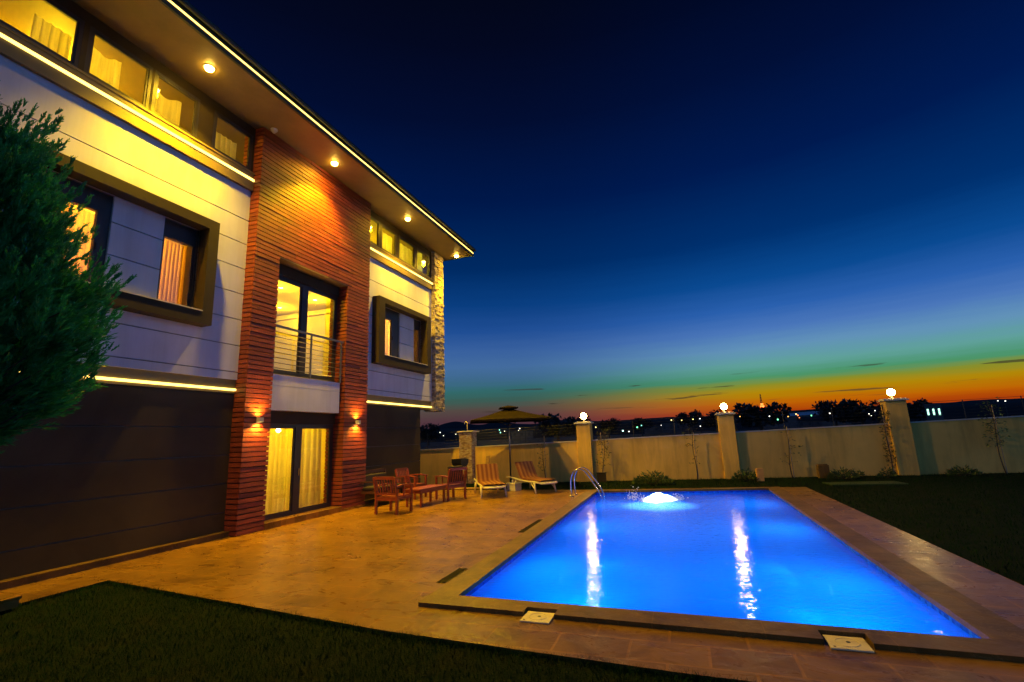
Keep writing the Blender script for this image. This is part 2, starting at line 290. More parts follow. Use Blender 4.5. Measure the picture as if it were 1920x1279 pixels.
# ---------------------------------------------------------------- mesh helpers
class MB:
    def __init__(s): s.v = []; s.f = []
    def quad(s, *p):
        i = len(s.v); s.v += [tuple(q) for q in p]; s.f.append(tuple(range(i, i + len(p)))); return s
    def box(s, x0, x1, y0, y1, z0, z1):
        i = len(s.v); s.v += [(x, y, z) for z in (z0, z1) for y in (y0, y1) for x in (x0, x1)]
        s.f += [tuple(i + k for k in q) for q in ((0, 2, 3, 1), (4, 5, 7, 6), (0, 1, 5, 4), (2, 6, 7, 3), (0, 4, 6, 2), (1, 3, 7, 5))]; return s
    def bar(s, a, b, w, h=None, up=(0, 0, 1)):
        h = h or w; a = Vector(a); b = Vector(b); d = (b - a).normalized(); u = Vector(up)
        if abs(d.dot(u)) > 0.98: u = Vector((1, 0, 0))
        r = d.cross(u).normalized(); u = r.cross(d); i = len(s.v)
        for q in (a, b):
            for sx, sz in ((-1, -1), (1, -1), (1, 1), (-1, 1)): s.v.append(tuple(q + r * sx * w / 2 + u * sz * h / 2))
        s.f += [tuple(i + k for k in q) for q in ((0, 3, 2, 1), (4, 5, 6, 7), (0, 1, 5, 4), (1, 2, 6, 5), (2, 3, 7, 6), (3, 0, 4, 7))]; return s
    def tube(s, pts, rad, n=8, cap=True):
        pts = [Vector(p) for p in pts]; rad = rad if isinstance(rad, (list, tuple)) else [rad] * len(pts); base = len(s.v)
        prev = None
        for k, p in enumerate(pts):
            d = (pts[min(k + 1, len(pts) - 1)] - pts[max(k - 1, 0)]).normalized()
            if prev is None:
                prev = d.orthogonal().normalized()
            prev = (prev - d * prev.dot(d)).normalized(); q = d.cross(prev)
            for j in range(n):
                a = 2 * math.pi * j / n; s.v.append(tuple(p + (prev * math.cos(a) + q * math.sin(a)) * rad[k]))
        for k in range(len(pts) - 1):
            for j in range(n):
                a = base + k * n + j; b = base + k * n + (j + 1) % n; s.f.append((a, b, b + n, a + n))
        if cap: s.f.append(tuple(base + j for j in range(n))[::-1]); s.f.append(tuple(base + (len(pts) - 1) * n + j for j in range(n)))
        return s
    def lathe(s, prof, n=16, c=(0, 0, 0)):
        base = len(s.v)
        for r, z in prof:
            for j in range(n):
                a = 2 * math.pi * j / n; s.v.append((c[0] + r * math.cos(a), c[1] + r * math.sin(a), c[2] + z))
        for k in range(len(prof) - 1):
            for j in range(n):
                a = base + k * n + j; b = base + k * n + (j + 1) % n; s.f.append((a, b, b + n, a + n))
        return s
    def leaf(s, p, d, l, w):
        p = Vector(p); d = Vector(d).normalized(); r = d.cross(Vector((random.uniform(-1, 1), random.uniform(-1, 1), random.uniform(-1, 1)))).normalized() * w / 2
        i = len(s.v); m = p + d * l * 0.45; s.v += [tuple(p), tuple(m + r), tuple(p + d * l), tuple(m - r)]; s.f.append((i, i + 1, i + 2, i + 3)); return s
    def build(s, name, mat, parent=None, smooth=False, bev=0.0):
        me = bpy.data.meshes.new(name); me.from_pydata(s.v, [], s.f); me.update()
        me.materials.append(mat if not isinstance(mat, str) else M[mat])
        if smooth: me.polygons.foreach_set('use_smooth', [True] * len(me.polygons))
        o = bpy.data.objects.new(name, me); sc.collection.objects.link(o)
        if parent is not None: o.parent = parent
        if bev:
            b = o.modifiers.new('bevel', 'BEVEL'); b.width = bev; b.segments = 2; b.limit_method = 'ANGLE'
        return o
def recalc(o):
    import bmesh
    bm = bmesh.new(); bm.from_mesh(o.data); bmesh.ops.recalc_face_normals(bm, faces=bm.faces); bm.to_mesh(o.data); bm.free(); return o
def tag(o, label, cat, group=None, kind=None):
    if label: o['label'] = label
    if cat: o['category'] = cat
    if group: o['group'] = group
    if kind: o['kind'] = kind
    return o
def thing(name, label, cat, loc=(0, 0, 0), rz=0.0, group=None):
    o = bpy.data.objects.new(name, None); sc.collection.objects.link(o); o.location = loc; o.rotation_euler = (0, 0, rz); o.empty_display_size = 0.2
    return tag(o, label, cat, group)
def structure(o): o['kind'] = 'structure'; return o
def dup(root, loc, rz, label, group=None):
    r = root.copy(); sc.collection.objects.link(r); r.location = loc; r.rotation_euler = (0, 0, rz); r['label'] = label
    if group: r['group'] = group
    for ch in list(root.children):
        c = ch.copy(); sc.collection.objects.link(c); c.parent = r
        if c.type == 'LIGHT': pass
        for g in ch.children:
            d = g.copy(); sc.collection.objects.link(d); d.parent = c
    return r
def rects(y0, y1, z0, z1, ops):
    zs = sorted({z0, z1} | {z for o in ops for z in o[2:] if z0 < z < z1}); out = []
    for a, b in zip(zs, zs[1:]):
        cur = y0; m = (a + b) / 2
        for o in sorted([o for o in ops if o[2] < m < o[3]]):
            if o[0] > cur: out.append((cur, min(o[0], y1), a, b))
            cur = max(cur, o[1])
        if cur < y1: out.append((cur, y1, a, b))
    return out

# ================================================================ SETTING
# pool corners (near left, near right, far right, far left)
PNL, PNR, PFR, PFL = (-2.49, 5.07), (2.04, 4.99), (1.98, 15.15), (-2.61, 14.50)
CW = 0.32
ONL, ONR, OFR, OFL = (PNL[0] - CW, PNL[1] - CW + .02), (PNR[0] + CW, PNR[1] - CW + .02), (PFR[0] + CW, PFR[1] + CW), (PFL[0] - CW, PFL[1] + CW)
def P3(p, z): return (p[0], p[1], z)
# ground sheet: a ring round the pool out to the horizon
g = MB(); Z = -0.03; B = 1500
out = [(-B, -B), (B, -B), (B, B), (-B, B)]; inn = [ONL, ONR, OFR, OFL]
mid = [(-40, -20), (40, -20), (40, 45), (-40, 45)]
for k in range(4):
    a, b = k, (k + 1) % 4
    g.quad(P3(mid[a], Z), P3(mid[b], Z), P3(inn[b], Z), P3(inn[a], Z))
structure(g.build('lawn', 'lawn'))
g = MB()
for k in range(4):
    a, b = k, (k + 1) % 4
    g.quad(P3(out[a], Z), P3(out[b], Z), P3(mid[b], Z), P3(mid[a], Z))
structure(g.build('ground', 'night'))
# patio
RD = 3.08
pa = MB()
pa.quad((-8.75, -3, 0), (-7.62, -3, 0), (-7.60, 4.74, 0), (-8.75, 4.74, 0))
pa.quad((-8.75, 4.74, 0), (-7.60, 4.74, 0), (ONL[0], 4.13, 0), P3(ONL, 0), P3(OFL, 0), (-8.75, 15.25, 0))
pa.quad((ONL[0], 4.13, 0), (-0.19, 3.97, 0), (RD + .05, 3.90, 0), (RD + .03, ONR[1], 0), P3(ONR, 0), P3(ONL, 0))
pa.quad(P3(ONR, 0), (RD + .03, ONR[1], 0), (3.0, 15.75, 0), P3(OFR, 0))
pa.quad(P3(OFR, 0), (3.0, 15.75, 0), (-3.2, 15.22, 0), P3(OFL, 0))
pa.quad((-8.75, 15.25, 0), P3(OFL, 0), (-3.2, 15.22, 0), (-5.6, 15.25, 0))
structure(pa.build('patio', 'deck'))
ed = MB()                                             # the dark cut edge of the paving against the lawn
for a, b in (((-7.62, -3), (-7.60, 4.74)), ((-7.60, 4.74), (ONL[0], 4.13)), ((ONL[0], 4.13), (-0.19, 3.97)), ((-0.19, 3.97), (RD + .05, 3.90)), ((RD + .05, 3.90), (3.0, 15.75)), ((3.0, 15.75), (-3.2, 15.22))):
    ed.quad(P3(a, -0.05), P3(b, -0.05), P3(b, -0.001), P3(a, -0.001))
structure(ed.build('patio_edge', 'coping'))
# coping, raised 40 mm
cp = MB(); ins = [PNL, PNR, PFR, PFL]
CT = 0.04
def ony(x): return ONL[1] + (ONR[1] - ONL[1]) * (x - ONL[0]) / (ONR[0] - ONL[0])
NOT = [(-1.65, -1.34, 4.885), (.86, 1.19, 4.90)]
for k in range(4):
    a, b = k, (k + 1) % 4
    if k == 0:                                          # near side, notched round the two skimmer lids
        edge = [ONL]
        for (xa, xb, yn) in NOT: edge += [(xa, ony(xa)), (xa, yn), (xb, yn), (xb, ony(xb))]
        edge.append(ONR)
        cp.quad(*[P3(p, CT) for p in edge], P3(ins[1], CT), P3(ins[0], CT))
        for p, q in zip(edge, edge[1:]): cp.quad(P3(p, -0.04), P3(q, -0.04), P3(q, CT), P3(p, CT))
        for (xa, xb, yn) in NOT: cp.quad((xa, ony(xa), .0), (xb, ony(xb), .0), (xb, yn, .0), (xa, yn, .0))
    else:
        cp.quad(P3(inn[a], CT), P3(inn[b], CT), P3(ins[b], CT), P3(ins[a], CT))
        cp.quad(P3(inn[a], -0.04), P3(inn[b], -0.04), P3(inn[b], CT), P3(inn[a], CT))
    cp.quad(P3(ins[b], -0.01), P3(ins[a], -0.01), P3(ins[a], CT), P3(ins[b], CT))
structure(cp.build('pool_coping', 'coping'))
WL = -0.055
bs = MB(); bd = MB(); D = -1.45
for k in range(4):
    a, b = k, (k + 1) % 4
    bs.quad(P3(ins[b], D), P3(ins[a], D), P3(ins[a], -0.16), P3(ins[b], -0.16))
    bd.quad(P3(ins[b], -0.16), P3(ins[a], -0.16), P3(ins[a], -0.01), P3(ins[b], -0.01))
bs.quad(*[P3(p, D) for p in ins])
structure(bs.build('pool_basin', 'pool')); structure(bd.build('pool_waterline', 'band'))
structure(MB().quad(*[P3(p, WL) for p in ins]).build('pool_water', 'water'))

# ================================================================ HOUSE
house = thing('house', 'long modern three storey house with red brick portal and lit overhanging eave', 'house', (-8.6, 0, 0))
def H(mb, name, mat, parent=None, smooth=False, bev=0.0):
    o = mb.build(name, mat, None, smooth, bev)
    if parent is None:
        o.parent = house; o.matrix_parent_inverse = Matrix.Translation((8.6, 0, 0))
    else:
        o.parent = parent
    return o
WX, LX, BX = -8.68, -8.74, -8.42
GX = -8.75
Y0, YPL, YPR, Y1 = -1.5, 7.45, 11.50, 15.72
def clad(y0, y1, z0, z1, grooves, ops, x, name, mat, label=None):
    mb = MB(); gb = MB(); gap = 0.009
    zs = [z0] + [q for q in grooves if z0 < q < z1] + [z1]
    for a, b in zip(zs, zs[1:]):
        for r in rects(y0, y1, a + (gap if a != z0 else 0), b - (gap if b != z1 else 0), ops): mb.box(x - .03, x, r[0], r[1], r[2], r[3])
    for r in rects(y0, y1, z0, z1, ops): gb.box(x - .24, x - .031, r[0], r[1], r[2], r[3])
    o = H(mb, name, mat); o2 = H(gb, 'groove_backing', 'groove', o)
    if label: o['label'] = label
    return o
GW = [3.24, 3.80, 4.36, 4.93, 5.50, 6.07, 6.63]
OL = (3.77, 6.36, 4.27, 5.96); OR = (12.33, 14.95, 4.30, 5.95)
clad(Y0, YPL, 3.08, 7.35, GW, [OL], WX, 'panelled_wall', 'white', 'white grooved upper wall left of the brick portal')
clad(YPR, Y1, 3.08, 7.35, GW, [OR], WX, 'panelled_wall', 'white', 'white grooved upper wall right of the brick portal')
GD = [0.455, 1.01, 1.565, 2.12]
clad(Y0, YPL, 0.10, 2.80, GD, [], LX, 'lower_wall', 'dark', 'dark grooved ground floor wall left of the brick portal')
clad(YPR, 14.98, 0.10, 2.80, GD, [], LX, 'lower_wall', 'dark', 'dark grooved ground floor wall right of the brick portal')
H(MB().box(-9.0, -8.60, Y0, YPL - .003, 0, 0.085).box(-9.0, -8.585, Y0, YPL - .003, 0.085, 0.10), 'skirting', 'coping')
H(MB().box(-9.0, -8.60, YPR + .003, 15.0, 0, 0.10), 'skirting', 'coping')
# ledges with LED lines
for (a, b) in ((Y0, YPL - .003), (YPR + .003, Y1 - .01)):
    l = H(MB().box(-8.98, -8.615, a, b, 7.35, 7.745).box(-8.98, -8.60, a, b, 7.745, 7.785), 'ledge', 'soffit')
    H(MB().box(-8.6145, -8.598, a, b, 7.575, 7.625), 'light_strip', 'led', l)
    l = H(MB().box(-8.98, -8.72, a, b, 2.80, 2.845).box(-8.98, -8.72, a, b, 2.905, 3.08).box(-8.98, -8.75, a, b, 2.845, 2.905), 'ledge', 'soffit')
    H(MB().box(-8.7495, -8.69, a, b, 2.855, 2.895), 'light_strip', 'led', l)
# overhang of the upper floors past the ground floor at the far end
H(MB().box(-13.5, -8.98, 14.98, Y1, 2.80, 3.08).box(-8.98, -8.72, 14.98, Y1, 2.78, 2.80), 'overhang', 'soffit')
# brick portal: every slip course a real strip
def brick_fill(mb, y0, y1, z0, z1, x, depth=0.03):
    n = round((z1 - z0) / 0.1); h = (z1 - z0) / n
    for k in range(n):
        y = y0
        while y < y1 - 1e-4:
            L = random.uniform(0.5, 1.3); e = min(y1, y + L)
            if y1 - e < 0.2: e = y1
            mb.box(x - depth, x + random.uniform(-.004, .006), y, e - (0.003 if e < y1 else 0), z0 + k * h + .010, z0 + (k + 1) * h - .010); y = e
def brick_side(mb, yf, sgn, x0, x1, z0, z1):            # courses on a return face (normal along y)
    n = round((z1 - z0) / 0.1); h = (z1 - z0) / n
    for k in range(n):
        j = random.uniform(0, .005)
        if sgn < 0: mb.box(x0, x1, yf - .006 - j, yf + .024, z0 + k * h + .010, z0 + (k + 1) * h - .010)
        else: mb.box(x0, x1, yf - .024, yf + .006 + j, z0 + k * h + .010, z0 + (k + 1) * h - .010)
OY0, OY1 = 8.12, 10.52
bm_ = MB()
brick_fill(bm_, YPL, OY0, 0, 6.0, BX); brick_fill(bm_, OY1, YPR, 0.05, 6.0, BX); brick_fill(bm_, YPL, YPR, 6.0, 8.93, BX)
brick_side(bm_, YPL + .006, -1, -8.99, BX - .031, 0, 8.93); brick_side(bm_, OY1 + .006, -1, -8.99, BX - .031, 0.05, 6.0)
brick_side(bm_, OY0 - .006, 1, -8.99, BX - .031, 0, 6.0); brick_side(bm_, YPR - .006, 1, -8.99, BX - .031, 0, 8.93)
bc = H(bm_, 'brick_cladding', 'brick')
co = MB().box(-8.99, BX - .031, YPL + .03, OY0 - .03, 0, 6.0).box(-8.99, BX - .031, OY1 + .03, YPR - .03, 0, 6.0).box(-8.99, BX - .031, YPL + .03, YPR - .03, 6.0, 8.92)
H(co, 'joint_backing', 'mortar', bc)
H(MB().box(-8.99, BX - .002, OY0, OY1, 5.975, 5.999), 'lintel', 'soffit')
# spandrel panel between balcony door and patio door
sp_ = MB().box(-8.98, -8.52, OY0 + .01, OY1 - .08, 2.48, 3.02).box(-8.98, -8.53, OY0 + .01, OY1 - .08, 3.02, 3.035).box(-8.98, -8.52, OY0 + .01, OY1 - .08, 3.035, 3.28)
H(sp_, 'spandrel_panel', 'white')
# doorstep
H(MB().box(-9.0, -8.40, OY0, 14.0 if False else YPR, 0, 0.05).box(-9.0, -8.40, OY0 + .004, OY1 - .004, 0.05, 0.13), 'doorstep', 'deck')

# ---- windows
def window(name, y0, y1, z0, z1, x=GX, fw=0.06, mulls=(), fd=0.07, glass=True, inner=0.05):
    """frame with optional mullions (list of (ya, yb)), one pane per bay"""
    fb = MB(); ys = [y0 + fw] + [q for m in mulls for q in m] + [y1 - fw]
    fb.box(x - fd, x, y0, y1, z0, z0 + fw).box(x - fd, x, y0, y1, z1 - fw, z1)
    fb.box(x - fd, x, y0, y0 + fw, z0 + fw, z1 - fw).box(x - fd, x, y1 - fw, y1, z0 + fw, z1 - fw)
    for a, b in mulls: fb.box(x - fd, x + .012, a, b, z0 + fw, z1 - fw)
    o = H(fb, name, 'alu')
    for k in range(0, len(ys), 2):
        a, b = ys[k], ys[k + 1]; sb = MB(); c, d = z0 + fw, z1 - fw
        sb.box(x - .05, x - .012, a, a + .03, c, d).box(x - .05, x - .012, b - .03, b, c, d).box(x - .05, x - .012, a + .03, b - .03, c, c + .03).box(x - .05, x - .012, a + .03, b - .03, d - .03, d)
        H(sb, 'sash', 'alu', o)
        H(MB().box(x - .036, x - .030, a + .03, b - .03, c + .03, d - .03), 'pane', 'glass', o)
    return o
# balcony door and patio door in the portal
bdoor = window('balcony_door', OY0 + .03, OY1 - .005, 3.34, 5.70, fw=0.07, mulls=((9.20, 9.40),))
H(MB().box(-8.98, -8.70, OY0 + .001, OY1 - .001, 5.70, 5.974), 'shutter_box', 'frame')
pdoor = window('patio_door', OY0 + .03, OY1 - .005, 0.13, 2.20, fw=0.08, mulls=((9.20, 9.40),))
H(MB().box(GX + .013, GX + .05, 9.30, 9.325, 1.0, 1.16), 'handle', 'chrome', pdoor)
H(MB().box(-8.98, -8.70, OY0 + .001, OY1 - .001, 2.20, 2.479), 'shutter_box', 'frame')
# balcony railing
ry0, ry1, rx = OY0 + .01, OY1 - .01, -8.50
rl = H(MB().bar((rx, ry0, 4.38), (rx, ry1, 4.38), 0.045, 0.045), 'railing', 'steel')
for k in range(8): H(MB().tube([(rx, ry0, 3.42 + k * .118), (rx, ry1, 3.42 + k * .118)], 0.009, 6), 'rail', 'steel', rl)
for y in (ry0 + .03, 9.32, 10.42 - .0): H(MB().bar((rx, y, 3.28), (rx, y, 4.36), 0.035, 0.035), 'post', 'steel', rl)
# two framed window groups
def framed(op, outer, glassL, panel, glassR, lab):
    y0, y1, z0, z1 = op; a, b, c, d = outer
    fb = MB(); X0, X1 = WX - .02, BX
    r = rects(a, b, c, d, [op])
    for q in r: fb.box(X0, X1, *q)
    o = H(fb, 'window_surround', 'frame'); o['label'] = lab
    # reveal backing and the strip behind
    H(MB().box(-8.98, X0 - .001, y0, y0 + .02, z0, z1), 'reveal', 'alu', o); H(MB().box(-8.98, X0 - .001, y1 - .02, y1, z0, z1), 'reveal', 'alu', o)
    H(MB().box(-8.75, X1 + .012, y0 + .001, y1 - .001, z0, z0 + .02), 'sill', 'cap', o)
    pn = MB(); gb = MB()
    for (p, q) in ((z0 + .02, 4.92), (4.94, 5.49), (5.51, z1)): pn.box(-8.76, -8.71, panel[0], panel[1], p, q)
    gb.box(-8.97, -8.761, panel[0], panel[1], z0 + .02, z1)
    po = H(pn, 'infill_panel', 'white'); H(gb, 'groove_backing', 'groove', po)
    for (ga, gb_, (ea, eb)) in ((glassL[0], glassL[1], (y0 + .02, panel[0])), (glassR[0], glassR[1], (panel[1], y1 - .02))):
        zt, zb = 5.62, z0 + .02
        f_ = MB(); x = GX
        f_.box(x - .22, x, ea, eb, zt + .05, z1)                       # shutter box
        f_.box(x - .07, x, ea, ga, zb, zt + .05) if ga - ea > .002 else None
        f_.box(x - .07, x, gb_, eb, zb, zt + .05) if eb - gb_ > .002 else None
        f_.box(x - .07, x, ga, gb_, zt, zt + .05).box(x - .07, x, ga, gb_, zb, zb + .10)
        wo_ = H(f_, 'window', 'alu')
        H(MB().box(x - .036, x - .03, ga, gb_, zb + .10, zt), 'pane', 'glass', wo_)
        if glassR[0] == ga or True: H(MB().box(x + .0005, x + .03, gb_ + .02, gb_ + .035, 4.95, 5.07), 'handle', 'black', wo_)
framed(OL, (3.50, 6.57, 4.03, 6.155), (3.98, 4.65), (4.84, 5.69), (5.74, 6.29), 'grey brown box surround of the large window beside the conifer')
framed(OR, (12.02, 15.22, 4.03, 6.12), (12.42, 13.17), (13.60, 14.50), (14.54, 14.90), 'grey brown box surround of the smaller far window')
# ribbon windows under the eave
for (a, b, lab) in ((0.6, 2.2, 0), (2.2, 4.06, 0), (4.14, 5.16, 0), (5.20, 6.10, 0), (6.42, 7.40, 0)):
    window('ribbon_window', a, b, 7.80, 8.72, x=WX + .01, fw=0.055)
for (a, b) in ((11.56, 12.36), (12.40, 13.36), (13.42, 14.56), (14.62, 15.60)):
    window('ribbon_window', a, b, 7.80, 8.72, x=WX + .01, fw=0.055)
rb = MB()
for (a, b) in ((Y0, 0.6), (4.06, 4.14), (5.16, 5.20), (6.10, 6.42), (7.40, 7.45), (11.50, 11.56), (12.36, 12.40), (13.36, 13.42), (14.56, 14.62), (15.60, 15.72)): rb.box(-8.80, WX + .012, a, b, 7.785, 8.72)
rb.box(-8.80, WX + .012, Y0, YPL - .003, 8.72, 8.925).box(-8.80, WX + .012, YPR + .003, Y1, 8.72, 8.925)
H(rb, 'window_head', 'frame')
# stone corner pier, floating below the eave
sm = MB(); cy0, cy1, cx0, cx1 = 15.74, 16.46, -9.0, -8.54
k = 0; z = 2.72
while z < 8.9:
    h = random.uniform(0.05, 0.12); z2 = min(8.92, z + h); y = cy0
    while y < cy1 - .01:
        e = min(cy1, y + random.uniform(.14, .4)); e = cy1 if cy1 - e < .08 else e
        sm.box(cx1 - .05, cx1 + random.uniform(-.005, .03), y + .003, e - .003, z + .004, z2 - .004); y = e
    sm.box(cx0, cx1 - .055, cy0 - random.uniform(0, .02), cy0 + .04, z + .004, z2 - .004)
    z = z2
so = H(sm, 'stone_pier', 'stone'); H(MB().box(cx0, cx1 - .052, cy0 + .045, cy1, 2.73, 8.91).box(cx1 - .052, cx1 - .012, cy0 + .03, cy1 - .02, 2.73, 8.91), 'pier_core', 'stone', so)
# roof and soffit
EX = -7.36
roof = H(MB().quad((-13.9, Y0 - .5, 9.15), (-13.9, 16.75, 9.15), (-10.7, 16.75, 10.2), (-10.7, Y0 - .5, 10.2)).quad((EX - .02, Y0 - .5, 9.15), (EX - .02, 16.75, 9.15), (-10.7, 16.75, 10.2), (-10.7, Y0 - .5, 10.2))
    .quad((-13.9, 16.75, 9.15), (EX - .02, 16.75, 9.15), (-10.7, 16.75, 10.2)).quad((-13.9, Y0 - .5, 9.15), (EX - .02, Y0 - .5, 9.15), (-10.7, Y0 - .5, 10.2)), 'roof', 'farroof')
H(MB().box(-13.9, EX, Y0 - .5, 16.74, 8.93, 8.96), 'soffit', 'soffit', roof)
H(MB().box(EX + .001, EX + .05, Y0 - .5, 16.78, 8.88, 8.975).box(EX + .001, EX + .05, Y0 - .5, 16.78, 9.02, 9.17).box(EX + .001, EX + .03, Y0 - .5, 16.78, 8.975, 9.02).box(-13.9, EX, 16.741, 16.78, 8.90, 9.15), 'fascia', 'fascia', roof)
H(MB().box(EX + .0305, EX + .058, Y0 - .5, 16.72, 8.984, 9.012), 'light_strip', 'ledeave', roof)
gt = MB().tube([(EX + .10, Y0 - .5, 9.14), (EX + .10, 16.8, 9.14)], 0.055, 8); H(gt, 'gutter', 'fascia', roof, True)
# shell and rooms
H(MB().box(-13.7, -13.5, Y0, Y1, 0, 8.92).box(-13.5, -8.98, Y0, Y0 + .15, 0, 8.92).box(-13.5, -8.98, 14.83, 14.98, 0, 2.8).box(-13.5, -8.98, Y1 - .15, Y1 - .002, 3.08, 8.92), 'outer_wall', 'white')
H(MB().box(-13.5, -8.985, Y0 + .15, 14.83, 2.62, 3.28 - .0), 'floor_slab', 'wallin')
H(MB().box(-13.5, -8.985, Y0 + .15, 7.50, 6.20, 7.70).box(-13.5, -8.985, 7.65, 11.9, 5.90, 7.70).box(-13.5, -8.985, 12.05, 15.5, 6.20, 7.70), 'floor_slab', 'wallin')
for q in (7.50, 11.90): H(MB().box(-13.5, -9.0, q, q + .15, 0, 7.70), 'partition', 'wallin')
H(MB().box(-13.5, -9.0, 7.65, 11.90, 0.0, 0.12), 'room_floor', 'plank')
# coving line in the first floor room
H(MB().box(-13.4, -9.1, 11.80, 11.899, 5.72, 5.80), 'coving', 'wallin')
sf = MB().box(-9.75, -9.1, 8.25, 8.55, 3.285, 4.15)
H(sf, 'room_bench', 'frame')

# room lights (downlights in the ceiling)
def downlight(x, y, z, p, lab, col=GOLD):
    t = thing('downlight', lab, 'ceiling light', (x, y, z), 0, 'downlights in the first floor room')
    MB().lathe([(0.0, -.012), (0.055, -.012), (0.06, 0)], 14).build('diffuser', 'inlamp', t)
    MB().lathe([(0.06, -.02), (0.085, -.018), (0.088, 0), (0.06, 0)], 14).build('trim_ring', 'cap', t)
    lamp('downlight_lamp', 'POINT', (x, y, z - .15), p, col, .06, parent=t)
downlight(-9.88, 9.62, 5.895, 78, 'ceiling downlight seen through the left balcony pane, higher one')
downlight(-11.4, 11.1, 5.895, 78, 'ceiling downlight seen through the left balcony pane, lower one')
downlight(-9.9, 10.93, 5.895, 78, 'ceiling downlight seen through the right balcony pane')
def roomlamp(name, loc, p, col=GOLD, r=.15): return lamp(name, 'POINT', loc, p, col, r, parent=house)
roomlamp('lounge_light', (-10.4, 9.3, 2.3), 330); roomlamp('bedroom_light', (-10.6, 4.8, 5.9), 720, ORANGE); roomlamp('far_bedroom_light', (-10.6, 13.8, 5.9), 720, ORANGE)
roomlamp('attic_light', (-10.6, 4.6, 8.5), 300); roomlamp('far_attic_light', (-10.6, 13.2, 8.5), 340, (1, .8, .02))  # unseen fill lamps, added to brighten the eave windows from inside

# curtains: top-level things hanging behind the glass
def curtain(y0, y1, z0, z1, lab, mat='curtain', x=-9.07, period=0.11, amp=0.028, group=None, sag=0.0):
    mb = MB(); n = max(6, int((y1 - y0) / 0.012)); m = 10
    for i in range(n + 1):
        u = i / n; y = y0 + (y1 - y0) * u
        for j in range(m + 1):
            v = j / m; ph = 2 * math.pi * y / period + 0.7 * math.sin(y * 9.1) + 0.4 * math.sin(v * 2 + y * 5)
            zt = z1 - sag * math.sin(u * math.pi) ** 2
            mb.v.append((x + amp * (0.5 + 0.5 * v) * math.sin(ph), y + 0.01 * math.cos(ph), zt + (z0 - zt) * v))
    for i in range(n):
        for j in range(m):
            a = i * (m + 1) + j; mb.f.append((a, a + 1, a + m + 2, a + m + 1))
    return tag(mb.build('curtain', mat, None, True), lab, 'curtain', group)
curtain(8.15, 9.33, .14, 2.3, 'sheer yellow curtain behind the left patio door leaf', period=.17, amp=.05, group='curtains of the patio door')
curtain(9.36, 10.5, .14, 2.3, 'sheer yellow curtain behind the right patio door leaf', period=0.20, amp=.05, group='curtains of the patio door')
curtain(3.9, 4.80, 4.3, 5.7, 'orange curtain in the left light of the window beside the conifer', 'curtain_o', period=.09)
curtain(5.72, 6.6, 4.3, 5.7, 'orange curtain in the right light of the window beside the conifer', 'curtain_o', period=.08)
curtain(12.4, 13.5, 4.3, 5.7, 'orange curtain in the left light of the smaller far window', 'curtain_o', period=.1)
curtain(14.52, 15.2, 4.3, 5.7, 'orange curtain in the right light of the smaller far window', 'curtain_o', period=.1)
AX = -8.93
curtain(3.55, 4.05, 7.8, 8.5, 'yellow curtain in the first eave window from the left edge', x=AX, group='curtains of the eave windows')
curtain(4.25, 4.78, 7.8, 8.62, 'yellow curtain in the eave window second from the left edge', x=AX, period=.17, sag=.1, group='curtains of the eave windows')
curtain(5.25, 5.92, 7.8, 8.60, 'broad yellow curtain in the eave window third from the left edge', x=AX, period=.3, amp=.02, sag=.12, group='curtains of the eave windows')
curtain(6.5, 7.2, 7.8, 8.46, 'gathered yellow curtain in the eave window next to the brick portal', x=AX, period=.13, group='curtains of the eave windows')
curtain(12.75, 13.45, 7.8, 8.65, 'bright yellow curtain in the far eave windows, the one nearer the brick', x=AX, period=.25, group='curtains of the eave windows')
curtain(13.75, 14.75, 7.8, 8.65, 'bright yellow curtain in the far eave windows, the one nearer the stone pier', x=AX, period=.25, group='curtains of the eave windows')

# soffit lamps
SL = [(-7.95, 5.70, 'round soffit lamp at the near end of the eave, nearest the camera'), (-7.95, 9.27, 'round soffit lamp above the brick portal'),
      (-7.95, 12.85, 'round soffit lamp between the brick portal and the stone pier'), (-7.95, 16.50, 'round soffit lamp at the far corner of the eave')]
for x, y, lab in SL:
    bdir, bpow, bsz = ((.16, 0, -1), 2400, 118) if y < 11 else (((.50, .22, -1), 2200, 146) if y < 15 else ((.55, .12, -1), 3300, 150))
    t = thing('soffit_lamp', lab, 'soffit lamp', (x, y, 8.93), 0, 'lamps under the eave')
    MB().lathe([(0.0, -.075), (0.035, -.072), (0.065, -.055), (0.08, -.02), (0.082, -.012)], 20).build('diffuser', 'dome', t, True)
    MB().lathe([(0.082, -.012), (0.10, -.012), (0.105, 0)], 20).build('rim', 'cap', t, True)
    lamp('soffit_lamp_wash', 'SPOT', (x, y, 8.80), 76, AMBER, .07, 170, 0.25, parent=t)
    lamp('soffit_lamp_beam', 'SPOT', (x, y, 8.80), bpow, (1, .60, .004), .09, bsz, .9, bdir, parent=t)
# small dome camera where the portal meets the soffit
t = thing('dome_camera', 'small white dome camera on the soffit at the corner of the brick portal', 'security camera', (-8.30, 7.62, 8.93))
MB().lathe([(0.0, -.09), (0.03, -.085), (0.05, -.06), (0.055, -.03)], 14).build('dome', 'white', t, True); MB().lathe([(0.055, -.03), (0.075, -.03), (0.08, 0)], 14).build('base', 'white', t, True)
